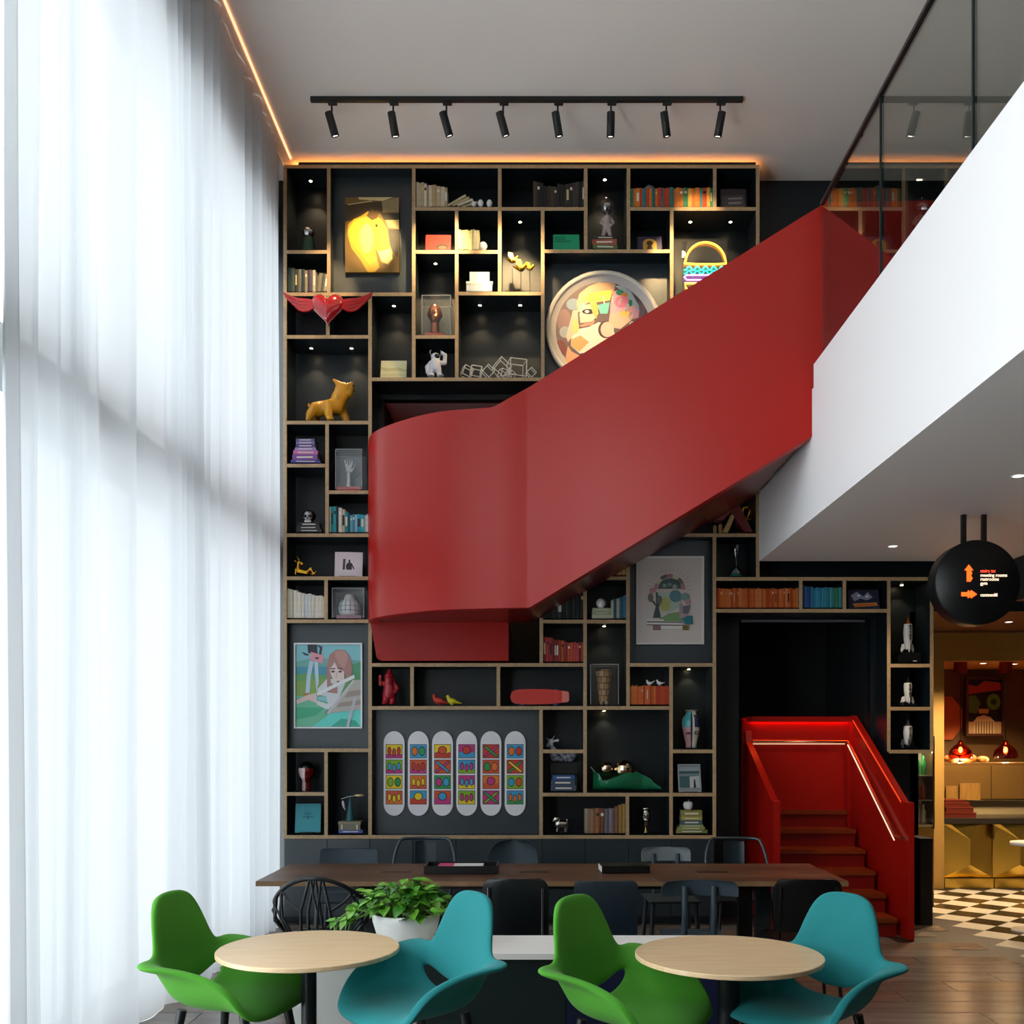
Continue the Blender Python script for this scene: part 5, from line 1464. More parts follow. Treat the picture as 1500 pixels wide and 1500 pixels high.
# six painted decks, each with four colour panels (plain shapes)
PAL = ['#d8582c', '#3aa4d4', '#f0d418', '#c83484', '#86b81c', '#cc3c24', '#2f9c54', '#e87a24']
rd = random.Random(21)
NTH6 = ['first', 'second', 'third', 'fourth', 'fifth', 'sixth']
for k in range(6):
    u = 577.3 + 35.45 * k
    Yk = 9.115
    kk = Yk / F
    o = thing('skateboard_deck', NTH6[k] + ' white skateboard deck from the left with four colour panels', 'skateboard deck', (U(u, Yk), Yk, V(1195, Yk)), group='wall-hung skateboard decks')
    wd, hd = 30.6 * kk, 124 * kk
    r = wd / 2
    pts = [(r * math.cos(math.radians(a)), hd - r * 1.15 + r * 1.15 * math.sin(math.radians(a))) for a in range(0, 181, 12)] + [(-r * math.cos(math.radians(a)), r * 1.15 - r * 1.15 * math.sin(math.radians(a))) for a in range(0, 181, 12)]
    MB().prism(pts, 'xz', 0, 0.012).build('deck', mat('#eeeef2', 0.3), o, bev=0.002)
    for j in range(4):
        c = rd.sample(PAL, 3)
        z1 = hd * (1 - 0.155 - 0.182 * j)
        hh, ww = hd * 0.165, wd * 0.80
        x0 = ww / 2
        sh = [('#2c1c14', [(0, 0), (1, 0), (1, 1), (0, 1)]), (c[0], [(.03, .04), (.97, .04), (.97, .96), (.03, .96)])]
        kind = rd.randrange(4)
        if kind == 0:
            sh += [(c[1], [(.03, .6), (.3, .5), (.6, .66), (.97, .55), (.97, .96), (.03, .96)]), ('#2c1c14', el(.5, .42, .27, .30)), (c[2], el(.5, .42, .22, .25))]
        elif kind == 1:
            sh += [('#2c1c14', el(.28, .5, .2, .34)), (c[1], el(.28, .5, .16, .28)), ('#2c1c14', el(.72, .5, .2, .34)), (c[2], el(.72, .5, .16, .28))]
        elif kind == 2:
            sh += [('#2c1c14', ln((.1, .9), (.9, .12), .2)), (c[1], ln((.13, .87), (.87, .15), .12)), ('#2c1c14', ln((.1, .12), (.9, .9), .2)), (c[2], ln((.13, .15), (.87, .87), .12))]
        else:
            sh += [(c[1], [(.03, .7), (.97, .7), (.97, .96), (.03, .96)])] + [s for x in (.22, .5, .78) for s in (('#2c1c14', el(x, .48 + .1 * (x == .5), .12, .3)), (c[2], el(x, .48 + .1 * (x == .5), .085, .24)))]
        art(o, ww, hh, sh, Matrix.Translation((0, 0, z1 - hh)), 'colour_panel', y=-0.0012)

# flute player painting
o = thing('flute_painting', 'white-framed painting of a long-haired flute player above green hills', 'painting', (U(481, 9.085), 9.085, V(1067, 9.085)))
kk = 9.085 / F
wm, hm = 100 * kk, 125 * kk
for nm, a in (('frame_rail', (-wm / 2, wm / 2, 0, 0.014)), ('frame_rail', (-wm / 2, wm / 2, hm - 0.014, hm)), ('frame_stile', (-wm / 2, -wm / 2 + 0.014, 0.014, hm - 0.014)), ('frame_stile', (wm / 2 - 0.014, wm / 2, 0.014, hm - 0.014))):
    MB().box(a[0], a[1], -0.016, 0.012, a[2], a[3]).build(nm, mat('#f2f4f4', 0.4), o)
def fp(x, y):
    return ((x - 105) / 1000, (y - 125) / 1240)
G = lambda *p: [fp(*k) for k in p]
art(o, wm, hm, [('#8fd0da', G((130, 150), (1080, 150), (1080, 1340), (130, 1340))), ('#7cb8b4', G((130, 400), (330, 350), (600, 350), (1080, 380), (1080, 480), (130, 480))), ('#4fa0b8', G((130, 470), (620, 470), (620, 600), (130, 600))),
    ('#6fae6c', G((130, 580), (300, 560), (620, 600), (1080, 420), (1080, 900), (130, 900))), ('#8cae60', G((130, 680), (600, 640), (560, 860), (130, 900))), ('#5ba47a', G((960, 430), (1080, 400), (1080, 650), (960, 640))),
    ('#74c4a0', G((130, 900), (620, 980), (620, 1160), (360, 1340), (130, 1340))), ('#4cb48c', G((130, 1060), (560, 1060), (420, 1180), (130, 1240))), ('#6ee0d4', G((360, 1340), (640, 1150), (1080, 1080), (1080, 1340))), ('#48b8a0', G((640, 1340), (800, 1220), (1000, 1250), (1080, 1340))),
    ('#c4dcec', G((330, 380), (390, 390), (350, 600), (330, 860), (270, 860), (290, 600))), ('#c8dff0', G((400, 390), (455, 400), (465, 700), (430, 830), (410, 560))), ('#c87c4c', G((230, 850), (330, 850), (300, 880), (240, 880))),
    ('#3c3c48', G((300, 150), (440, 150), (445, 290), (310, 270))), ('#4a4650', G((440, 150), (520, 180), (500, 300), (470, 290), (480, 200))), ('#e8a0ac', G((350, 250), (540, 310), (520, 420), (340, 370))), ('#3a3440', G((210, 250), (320, 290), (310, 310), (260, 300))), ('#3a3440', el(*fp(440, 345), .03, .012)),
    ('#dcdfe4', G((440, 800), (600, 630), (860, 700), (700, 1060), (600, 1020), (580, 900), (460, 880))), ('#e6cdc8', G((130, 960), (300, 880), (430, 850), (440, 1000), (320, 950), (150, 1010))), ('#dfe4e8', G((430, 960), (660, 1030), (600, 1100), (440, 1020))),
    ('#b88884', G((590, 840), (585, 480), (620, 300), (720, 220), (850, 230), (920, 320), (965, 480), (930, 640), (880, 720), (850, 560), (740, 480), (700, 380), (640, 520), (640, 700), (740, 760), (740, 860))), ('#c89c94', G((700, 240), (850, 240), (900, 330), (840, 500), (760, 420), (710, 320))),
    ('#f0dcd8', G((700, 400), (740, 490), (840, 540), (840, 680), (760, 720), (700, 700), (640, 580), (630, 510))), ('#4a3a3c', ln(fp(640, 505), fp(710, 495), .012)), ('#4a3a3c', ln(fp(740, 490), fp(810, 505), .012)), ('#5c5054', el(*fp(675, 540), .028, .012)), ('#5c5054', el(*fp(780, 540), .028, .012)), ('#c89890', ln(fp(728, 550), fp(718, 640), .008)), ('#6c5a58', el(*fp(755, 690), .025, .012)),
    ('#c0bcb4', G((980, 660), (1080, 660), (1080, 1090), (640, 1140))), ('#a89a90', G((900, 830), (1080, 800), (1080, 880), (840, 920))), ('#a89a90', G((780, 990), (1080, 950), (1080, 1020), (720, 1060))), ('#d0ccd0', ln(fp(600, 1150), fp(980, 670), .03)), ('#8c8890', ln(fp(560, 1150), fp(600, 1090), .02)), ('#c8c8d4', ln(fp(890, 1340), fp(1000, 920), .04)),
    ('#e9f0ee', ln(fp(440, 870), fp(990, 610), .042))], Matrix.Translation((0, 0, 0)), 'print', y=-0.001)

# tree print
o = thing('tree_print', 'pale framed print of a stylised tree arch on the right panel', 'print', (U(981.5, 9.115), 9.115, V(944, 9.115)))
kk = 9.115 / F
wm, hm = 99 * kk, 129 * kk
for nm, a in (('frame_rail', (-wm / 2, wm / 2, 0, 0.016)), ('frame_rail', (-wm / 2, wm / 2, hm - 0.016, hm)), ('frame_stile', (-wm / 2, -wm / 2 + 0.016, 0.016, hm - 0.016)), ('frame_stile', (wm / 2 - 0.016, wm / 2, 0.016, hm - 0.016))):
    MB().box(a[0], a[1], -0.016, 0.012, a[2], a[3]).build(nm, mat('#e8e6e2', 0.4), o)
def tp(x, y):
    return ((x - 115) / 925, (y - 140) / 1215)
G = lambda *p: [tp(*k) for k in p]
sh = [('#d9cfc8', [(0, 0), (1, 0), (1, 1), (0, 1)])]
for k in range(17):
    a = math.radians(180 + 180 * k / 16)
    sh.append(('#a89c94', ln(tp(570 + 240 * math.cos(a), 600 + 240 * math.sin(a)), tp(570 + 310 * math.cos(a), 600 + 310 * math.sin(a)), .005)))
for k in range(7):
    a0, a1 = 180 + 180 * k / 7, 180 + 180 * (k + 1) / 7
    sh.append((['#b88088', '#d4ccb0', '#5c6860', '#b07c84', '#cfc8b0', '#6c7464', '#b4848c'][k], [tp(570 + 215 * math.cos(math.radians(a)), 600 + 215 * math.sin(math.radians(a))) for a in (a0, (a0 + a1) / 2, a1)] + [tp(570 + 165 * math.cos(math.radians(a)), 600 + 165 * math.sin(math.radians(a))) for a in (a1, (a0 + a1) / 2, a0)]))
sh += [('#4c6460', el(*tp(570, 590), .17, .12, 20, 180, 360)), ('#8ca49c', el(*tp(500, 545), .03, .022)), ('#9cb0a4', el(*tp(640, 560), .035, .025)), ('#7c9890', el(*tp(570, 530), .03, .02)), ('#b4c8b8', G((400, 640), (560, 630), (700, 640), (720, 830), (600, 900), (460, 900), (420, 760))), ('#b8bc6c', el(*tp(510, 800), .08, .08)), ('#5c8894', el(*tp(650, 690), .09, .07)),
       ('#7c9c98', el(*tp(780, 700), .07, .045)), ('#c49aa0', el(*tp(820, 770), .05, .03)), ('#c08c94', el(*tp(340, 610), .05, .03)), ('#7ca468', G((430, 1000), (560, 930), (700, 910), (760, 1030), (700, 1050), (440, 1030))), ('#445454', G((340, 990), (380, 830), (320, 760), (350, 750), (385, 800), (380, 640), (410, 640), (410, 800), (440, 720), (450, 750), (420, 850), (450, 990))),
       ('#6c7468', el(*tp(310, 710), .04, .05)), ('#6c7468', el(*tp(430, 740), .04, .05)), ('#70707c', G((750, 830), (860, 810), (820, 940), (750, 930))), ('#a8a0a8', G((700, 790), (750, 790), (740, 1000), (700, 1000))), ('#2f8088', G((740, 1000), (800, 960), (880, 960), (890, 1080), (780, 1080))), ('#c8a0b0', el(*tp(750, 960), .045, .025)),
       ('#ece6e0', G((260, 1010), (490, 1010), (490, 1035), (750, 1035), (750, 1085), (260, 1085))), ('#3c4450', ln(tp(260, 1045), tp(750, 1050), .012)), ('#3c4450', ln(tp(260, 1085), tp(750, 1095), .01)), ('#8c6c68', G((340, 1090), (450, 1090), (450, 1160), (340, 1160))), ('#7c6c34', G((745, 1090), (830, 1090), (830, 1160), (745, 1160))), ('#f0ebe6', G((450, 1100), (745, 1100), (745, 1140), (450, 1140)))]
art(o, wm, hm, sh, None, 'print', y=-0.001)

# goat ornament passing behind the shallow half shelf
o = thing('goat_ornament', 'blue and white patterned ceramic goat behind the half shelf', 'ornament', (U(822, 9.21), 9.21, V(1161.4, S9) + th))
P_ = lambda x, v, y=0.0: ((x - 822) * q * 1.02, y, (1161.4 - v) * q * 1.02 - th)
BLW = mat('#e4e8f0', 0.2, c2='#1c2c54', scale=38.0)
MB().box(P_(806, 0)[0], P_(846, 0)[0], -0.04, 0.04, 0, P_(0, 1119)[2]).build('clear_plinth', glass((0.97, 0.98, 0.98), 0.0), o)
blob([('c', P_(812, 1107), P_(838, 1108), .045, .045), ('c', P_(812, 1112), P_(836, 1113), .03, .03), ('c', P_(812, 1104), P_(808, 1094), .032, .026)], 40, 0.02).build('body', BLW, o)
blob([('e', P_(807, 1088), (.028, .026, .03)), ('c', P_(805, 1089), P_(802, 1094), .018, .014), ('c', P_(811, 1087), P_(817, 1086), .010, .014), ('c', P_(803, 1085), P_(800, 1082), .006, .004), ('c', P_(810, 1083), P_(812, 1079), .006, .003)], 34, 0.008).build('head', mat('#dfe2ea', 0.25), o)

# green glass dish with mirror balls
o = put('glass_dish', 'green blown-glass fish-shaped dish on the wide lower shelf', 'dish', 915, 1161.4, 0.13)
P_ = lambda x, v, y=0.0: ((x - 915) * q, y, (1161.4 - v) * q)
GG = glass((0.45, 0.88, 0.66), 0.07)
rows = []
for k in range(25):
    t = k / 24
    x = 868 + 100 * t
    w = 0.11 * math.sin(math.pi * min(1, t * 1.25 + 0.03)) ** 0.6 if t < .72 else 0.05 + 0.03 * (t - .72) / .28
    top = 1141 + 6 * math.sin(t * 9) - (8 if t < .1 else 0) - (4 if t > .6 else 0) + (18 * max(0, t - .82) / .18)
    rr_ = []
    for j in range(13):
        a = math.pi * j / 12
        zz = P_(0, top)[2]
        rr_.append((P_(x, 0)[0], -w * math.cos(a), zz - (zz - 0.004) * math.sin(a) ** 0.7))
    rows.append(rr_)
MB().grid(rows).build('bowl', mat('#1c7a50', .08, spec=.8, coat=.6), o)
MB().tube([r_[0] for r_ in rows], 0.004, 6).build('lip', mat('#2c8c5c', 0.1, spec=0.8), o)
MB().tube([r_[-1] for r_ in rows], 0.004, 6).build('lip', mat('#2c8c5c', 0.1, spec=0.8), o)
MB().tube([P_(873, 1138), P_(868, 1130), P_(862, 1124)], [0.018, 0.014, 0.005], 10).build('tail_fin', GG, o)
for u, r_, lb in ((888, 0.068, 'smaller mirror ball on the left of the green dish'), (914, 0.098, 'larger mirror ball in the middle of the green dish')):
    g = mirror_ball(None, (0, 0, 0), r_, 'mirror_ball', mat('#d8c4a0', 0.06, metal=1.0), 22, 14)
    g.location = (U(u, 9.13), 9.13, V(1161.4, S9) + th + (1161.4 - (1129 if u < 900 else 1131)) * q)
    tag(g, lb, 'mirror ball', 'mirror balls in the green dish')

# painted vase
o = put('painted_vase', 'tall collage-painted vase with letters on the right cubby', 'vase', 1012.5, 1098, 0.10)
vp = [(0.045, 0), (0.052, 0.006), (0.050, 0.03), (0.066, 0.10), (0.083, 0.19), (0.086, 0.23), (0.078, 0.275), (0.055, 0.305), (0.046, 0.32), (0.048, 0.34), (0.062, 0.352)]
m = MB().lathe(vp, 28)
for i, f in enumerate(m.f):
    c = sum((Vector(m.v[k]) for k in f), Vector()) / len(f)
    an = math.degrees(math.atan2(c.y, c.x)) % 360
    m.m[i] = 0 if 180 <= an < 262 else 4 if 262 <= an < 275 else 1 if an >= 275 else 2
    if 195 < an < 262 and c.z > 0.19:
        m.m[i] = 3
    if an > 285 and 0.2 < c.z < 0.3:
        m.m[i] = 5
    if c.z > 0.335:
        m.m[i] = 2
m.build('body', [mat('#b8848a', 0.3), mat('#d8d4c8', 0.3), mat('#b09a88', 0.3), mat('#3c9a98', 0.3), mat('#22242c', 0.3), mat('#2c3c68', 0.3)], o)
text('O', 0.055, mat('#22242c', 0.4), o, (0.014, -0.083, 0.12), ext=0.006)
for k in range(4):
    MB().cbox((-0.055 + 0.014 * k, -0.07 - 0.003 * k, 0.135), (0.006, 0.014, 0.02)).build('glyph', mat('#3a2c34', 0.4), o)

# silver dog and gilt head cup
o = put('silver_dog', 'small silver pug figurine on the lowest shelf', 'figurine', 822, 1223.4, 0.06)
blob([('c', (-0.02, 0, 0.078), (0.03, 0, 0.078), .044, .042), ('e', (-0.044, -0.005, 0.125), (.036, .034, .034)), ('e', (-0.07, -0.01, 0.112), (.014, .018, .014)), ('c', (-0.03, 0, 0.09), (-0.044, 0, 0.115), .028, .024), ('c', (-0.06, 0, 0.14), (-0.066, 0, 0.155), .008, .005), ('c', (-0.036, 0, 0.145), (-0.03, 0, 0.16), .008, .005), ('c', (0.05, 0, 0.09), (0.055, 0, 0.12), .010, .012),
      ('c', (-0.03, -0.018, 0.06), (-0.036, -0.02, 0.01), .015, .012), ('c', (-0.03, 0.018, 0.06), (-0.026, 0.02, 0.01), .015, .012), ('c', (0.042, -0.018, 0.06), (0.046, -0.02, 0.01), .017, .012), ('c', (0.042, 0.018, 0.06), (0.052, 0.02, 0.01), .017, .012)], 52, 0.010).build('body', mat('#c4c2bc', 0.18, metal=1.0), o)
o = put('head_cup', 'narrow silver and gilt face cup on a stem', 'ornament', 946, 1223.4, 0.07)
MB().lathe([(0.026, 0), (0.026, 0.006), (0.014, 0.02), (0.014, 0.06), (0.02, 0.075)], 16).build('stem', mat('#a08a4c', 0.25, metal=1.0), o)
blob([('e', (0, 0, 0.16), (0.042, 0.04, 0.07)), ('c', (0, 0, 0.08), (0, 0, 0.12), 0.024, 0.034), ('c', (0, -0.036, 0.17), (0, -0.05, 0.145), 0.006, 0.010), ('e', (0, -0.036, 0.115), (.018, .01, .007)), ('e', (-0.02, -0.034, 0.175), (.012, .008, .007)), ('e', (0.02, -0.034, 0.175), (.012, .008, .007))], 40, 0.010).build('face', mat('#b8b8b0', 0.15, metal=1.0), o)
MB().lathe([(0.036, 0.215), (0.042, 0.232), (0.036, 0.232)], 16).build('rim', mat('#b8b8b0', 0.15, metal=1.0), o)

# hourglass
o = put('hourglass', 'dark glass hourglass with teal base in the small upper cubby', 'hourglass', 1078, 845.4, 0.10)
MB().lathe([(0.055, 0.004), (0.052, 0.03), (0.035, 0.075), (0.012, 0.13), (0.007, 0.155), (0.012, 0.18), (0.036, 0.245), (0.044, 0.29), (0.036, 0.315), (0.0001, 0.322)], 24).build('glass', glass((0.55, 0.68, 0.70), 0.10), o)
MB().lathe([(0.060, 0), (0.060, 0.012), (0.052, 0.022), (0.0001, 0.026)], 24).build('base', mat('#23706c', 0.15), o)
MB().lathe([(0.046, 0.028), (0.03, 0.055), (0.0001, 0.085)], 20).build('sand', mat('#d8d2cc', 0.5), o)
MB().lathe([(0.0001, 0.185), (0.012, 0.20), (0.026, 0.235), (0.0001, 0.24)], 20).build('sand', mat('#4c5458', 0.5), o)

# three lettered rockets
for k, (v0, vb, wd, nose, lab) in enumerate(((908, 955, 'WHITNEY', '#c87838', 'topmost white toy rocket with copper nose on a black box'), (992, 1035.4, 'GEMINI', '#2a2a2c', 'middle white toy rocket, narrow at its foot'), (1058, 1098.4, 'ATLAS', '#8c8478', 'lowest white toy rocket with dark fins'))):
    Yr = 9.1
    if k == 0:
        bxk = thing('plinth_box', 'black lacquered box under the topmost rocket', 'box', (U(1332, 9.04), 9.04, V(972.4, S9) + th))
        MB().box(-0.10, 0.11, 0, 0.16, 0, 0.07).build('body', mat('#101416', 0.25), bxk, bev=0.003)
        MB().box(-0.075, 0.105, 0.01, 0.15, 0.071, 0.095).build('lid', mat('#121719', 0.25), bxk, bev=0.003)
        MB().box(0.035, 0.07, -0.002, 0, 0.008, 0.018).build('label_plate', mat('#b8b8b8', 0.4), bxk)
        zb = V(972.4, S9) + th + 0.096
    else:
        zb = V(vb, S9) + th
    o = thing('toy_rocket', lab, 'toy rocket', (U(1330, Yr), Yr, zb), group='toy rockets')
    hh = 0.30 if k == 0 else 0.225
    WR = mat('#e6e4e0', 0.35)
    if k:
        MB().box(-0.06, 0.07, -0.05, 0.06, 0, 0.012).tube([(0, 0, 0.01), (0, 0, 0.06)], 0.008, 8).build('stand', mat('#15181a', 0.3), o)
        MB().box(-0.075, -0.055, -0.05, -0.03, 0, 0.03).build('stand_post', CHROME, o)
    z0 = 0.03
    prof = [(0.022, z0), (0.030, z0 + .02), (0.040, z0 + hh * .35), (0.042, z0 + hh * .55), (0.036, z0 + hh * .78)] if k != 1 else [(0.018, z0), (0.026, z0 + .03), (0.036, z0 + hh * .45), (0.038, z0 + hh * .7), (0.034, z0 + hh * .8)]
    MB().lathe(prof, 24).build('hull', WR, o)
    zt_ = prof[-1][1]
    MB().lathe([(prof[-1][0], zt_), (prof[-1][0] * .6, zt_ + .02), (prof[-1][0] * .45, zt_ + .04), (0.006, zt_ + .055), (0.004, zt_ + .07), (0.0001, zt_ + .072)], 20).build('nose_cone', mat(nose, 0.2, metal=0.8), o)
    for a in (20, 140, 260):
        ca, sa = math.cos(math.radians(a)), math.sin(math.radians(a))
        f = MB().prism([(0.02, z0 + .06), (0.055, z0 + .05), (0.068, z0 + .0), (0.058, 0.0 if not k else .014), (0.045, z0 - .005), (0.024, z0 + .012)], 'xz', -0.005, 0.005)
        f.xf(Euler((0, 0, math.radians(a))).to_matrix().to_4x4()).build('fin', WR if k < 2 else mat('#3a3c40', 0.4), o)
    for j, ch in enumerate(wd):
        text(ch, 0.024, mat('#1a1a1c', 0.5), o, (0.004, -0.0455 + (0.006 if k == 1 else 0), zt_ - 0.028 - j * 0.021), ext=0.003, name='letter', align='CENTER', bold=0.0008)

# ================================================================== FURNITURE
DKW = mat('#0e1417', 0.4)
SLATEB = mat('#33424c', 0.45)
# ---- long communal table
TF, TB, TZ = 6.53, 7.47, 0.74
tx0, tx1 = -1.865, 2.10
o = thing('long_table', 'long dark walnut communal table in front of the bookcase', 'table', ((tx0 + tx1) / 2, 7.0, 0))
hw = (tx1 - tx0) / 2
WAL = [mat(c, .4, c2=d, scale=4, stretch=(1, 9, 9), bump=.03) for c, d in (('#6c4a36', '#4a3122'), ('#5f3f2d', '#432b1e'), ('#755239', '#52382a'))]
for k in range(5):
    y0 = -.47 + .188 * k
    xs = [-hw, -hw + (1.3 + .5 * (k % 3)), -hw + 2.7 + .3 * (k % 2), hw]
    for j in range(3):
        MB().box(xs[j] + .0006, xs[j + 1] - .0006, y0 + .0006, y0 + .188 - .0006, TZ - .034, TZ).build('plank', WAL[(k + j * 2) % 3], o)
MB().box(-hw, hw, -.472, -.47, TZ - .034, TZ - .002).build('front_edge', mat('#94724e', .5, noise=.3, scale=6), o)
for x in (-1.35, 1.45):
    MB().box(x - .04, x + .04, -.36, .36, TZ - .11, TZ - .036).build('cross_beam', DKW, o)
    MB().box(x - .05, x + .05, -.33, -.25, 0, TZ - .11).build('leg', DKW, o)
    MB().box(x - .05, x + .05, .25, .33, 0, TZ - .11).build('leg', DKW, o)
MB().box(-1.35, 1.45, -.03, .03, TZ - .12, TZ - .04).build('beam', DKW, o)
for u in (581, 783, 1043):
    x = U(u, 7.0) - (tx0 + tx1) / 2
    MB().box(x - .11, x + .11, -.05, .03, TZ - .001, TZ + .002).build('cable_flap', mat('#241a14', .4), o)
# things on the table
o = thing('paper_tray', 'black tray holding printed papers on the long table', 'tray', (U(677, 7.0), 7.0, TZ + .003))
w_ = 106 * 7.0 / F / 2
MB().box(-w_, w_, -.14, .14, 0, .008).build('base', BLACK, o)
for a in ((-w_, w_, -.14, -.128), (-w_, w_, .128, .14), (-w_, -w_ + .012, -.128, .128), (w_ - .012, w_, -.128, .128)):
    MB().box(a[0], a[1], a[2], a[3], .008, .055).build('side', BLACK, o)
MB().box(-.17, .15, -.10, .11, .009, .045).build('paper_stack', mat('#e8e6e4', .6), o)
MB().box(-.17, -.06, -.10, .11, .0452, .0465).build('magazine', mat('#d0406c', .4), o)
o = thing('black_album', 'thick black book lying on the long table', 'book', (U(916, 6.95), 6.9, TZ + .003), .05)
w_ = 70 * 6.95 / F / 2
MB().box(-w_, w_, 0, .005, 0, .05).box(-w_, w_, 0, .22, 0, .005).box(-w_, w_, 0, .22, .045, .05).build('cover', BLACK, o)
MB().box(-w_ - .001, w_ - .006, .006, .214, .006, .044).build('page_block', mat('#e4e2dc', .7), o)

# ---- chairs round the long table
def legs4(o, hx, y0, y1, zs, m, r0=.016, r1=.011, splay=.03):
    for sx_ in (-1, 1):
        for yy, sy in ((y0, -1), (y1, 1)):
            MB().tube([(sx_ * hx, yy, zs), (sx_ * (hx + splay), yy + sy * splay, 0)], [r0, r1], 8).build('leg', m, o)
def curved_panel(hw, h0, h1, t, bend, lean, y, corner, n=12, m=12, taper=0.0):
    """upright back panel bowed in plan, rounded top corners"""
    def surf(off):
        rows = []
        for j in range(m + 1):
            z = h0 + (h1 - h0) * (1 - (1 - j / m) ** 2.4)
            d = h1 - z
            w_ = hw - taper * (z - h0) - (corner - math.sqrt(max(0, corner ** 2 - (corner - d) ** 2)) if d < corner else 0)
            rows.append([(w_ * (2 * i / n - 1), y + off - bend * (1 - (2 * i / n - 1) ** 2) - lean * (z - h0), z) for i in range(n + 1)])
        return rows
    a, b = surf(0), surf(t)
    mb = MB().grid(a).grid([r[::-1] for r in b])
    mb.grid([a[-1][::-1], b[-1][::-1]]).grid([a[0], b[0]])
    mb.grid([[r[0] for r in a], [r[0] for r in b]]).grid([[r[-1] for r in b], [r[-1] for r in a]])
    return mb
def chair_base(name, label, u, Y, rz, m, seat=.44, w_=.21, grp='chairs at the long table'):
    o = thing(name, label, 'chair', (U(u, Y), Y, 0), rz, grp)
    MB().box(-w_, w_, -.20, .22, seat - .02, seat).build('seat', m, o, bev=.012)
    return o
# chair local axes: +y is the sitter's front; back panel at -y
# near side, backs towards the camera
o = chair_base('plywood_chair', 'dark chair with a solid rounded back left of the square-backed one', 756, 6.22, 0, DKW)
curved_panel(.205, .46, .835, .014, .035, .10, -.19, .07).build('backrest', DKW, o)
for x in (-.165, .165):
    MB().tube([(x, -.185, .30), (x, -.20, .46), (x, -.245, .78)], .008, 8).build('back_post', CHROME, o)
legs4(o, .17, -.17, .18, .43, DKW)
o = chair_base('plywood_chair', 'slate blue chair with a square back in front of the table', 884, 6.22, 0, mat('#1d2a34', .4))
curved_panel(.195, .40, .82, .016, .02, .10, -.19, .035).build('backrest', mat('#1d2a34', .4), o)
legs4(o, .17, -.17, .18, .43, BLACKM)
o = chair_base('spine_chair', 'grey-blue plastic chair with a curved top rail on two posts', 1017, 6.22, .0, SLATEB, w_=.20)
curved_panel(.235, .72, .815, .024, -.06, .06, -.22, .05).build('top_rail', SLATEB, o)
for x in (-.09, .09):
    MB().tube([(x, -.17, .44), (x * 1.0, -.205, .62), (x * 1.0, -.185, .78)], .020, 8).build('back_post', SLATEB, o)
legs4(o, .165, -.15, .17, .43, SLATEB, .022, .016)
BK = mat('#07090a', .35)
o = chair_base('school_chair', 'black chair with a padded back near the red stair', 1172, 6.22, -.03, BK)
curved_panel(.205, .50, .83, .018, .03, .08, -.19, .06).build('backrest', BK, o)
for x in (-.17, .17):
    MB().tube([(x, -.17, .42), (x, -.20, .55), (x, -.23, .78)], .009, 8).build('back_post', BK, o)
legs4(o, .18, -.17, .18, .43, BK)
# branch-backed armchair
o = thing('branch_chair', 'black openwork armchair with branch-like ribs beside the curtain', 'chair', (U(472, 6.2), 6.2, 0), 0, 'chairs at the long table')
VG = mat('#10171b', .3)
MB().lathe([(.0001, .425), (.20, .425), (.23, .435), (.235, .45), (.20, .452), (.0001, .448)], 28).build('seat', VG, o)
def rim(a):                                           # a: 0 at right arm front .. pi at left
    return Vector((.30 * math.cos(a), -.27 * math.sin(a) + .02, .64 + .20 * math.sin(a) ** 1.5))
def foot_(a):
    return Vector((.205 * math.cos(a), -.205 * math.sin(a), .44))
pts = [rim(math.pi * k / 24) for k in range(25)]
MB().tube(pts, .014, 8).build('rim', VG, o)
rb = random.Random(5)
for k in range(13):
    a = math.pi * (k + .3) / 13
    s_ = rb.choice((-1, 1)) * rb.uniform(.10, .38)
    b = max(0.02, min(math.pi - .02, a + s_))
    p0, p1 = foot_(a), rim(b)
    mid = (p0 + p1) / 2 + Vector((math.cos(a), -math.sin(a), 0)) * .045
    MB().tube([p0, mid, p1], .009, 6).build('rib', VG, o)
    if k % 2 == 0:
        c = max(.02, min(math.pi - .02, b - 2.0 * s_))
        MB().tube([mid, (mid + rim(c)) / 2 + Vector((math.cos(c), -math.sin(c), 0)) * .02, rim(c)], .007, 6).build('branch', VG, o)
legs4(o, .16, -.15, .15, .43, VG)
# far side, facing the camera (rotated half a turn)
PI = math.pi
o = chair_base('plywood_chair', 'grey chair with a straight-topped back behind the table, beside the curtain', 504, 7.75, PI, SLATEB)
curved_panel(.235, .46, .80, .016, .03, .08, -.19, .03).build('backrest', SLATEB, o)
legs4(o, .17, -.17, .18, .43, SLATEB)
for u, lab in ((619, 'metal armchair with a bent tube back behind the paper tray'), (1083, 'metal armchair with a bent tube back beside the red stair')):
    o = chair_base('tube_armchair', lab, u, 7.78, PI, mat('#1c262c', .35))
    MT = mat('#46525a', .3, metal=.7)
    pts = [(.25 * math.cos(a), -.10 - .14 * math.sin(a), .66 + .22 * min(1, 1.6 * math.sin(a))) for a in [PI * k / 20 for k in range(21)]]
    MB().tube([(.25, .12, .64)] + pts + [(-.25, .12, .64)], .013, 8).build('tube_back', MT, o)
    curved_panel(.085, .45, .86, .006, .02, .09, -.19, .01).build('splat', mat('#26323a', .35, metal=.4), o)
    for x in (-.25, .25):
        MB().tube([(x, .12, .64), (x * .9, .16, .40), (x, .2, 0)], .012, 8).build('arm_leg', MT, o)
    legs4(o, .18, -.17, .18, .43, MT, .012, .010)
o = chair_base('shell_chair', 'grey shell chair behind the middle of the table', 751, 7.76, PI, SLATEB)
curved_panel(.20, .45, .87, .016, .06, .06, -.18, .15).build('backrest', SLATEB, o)
legs4(o, .16, -.16, .18, .43, BLACKM)
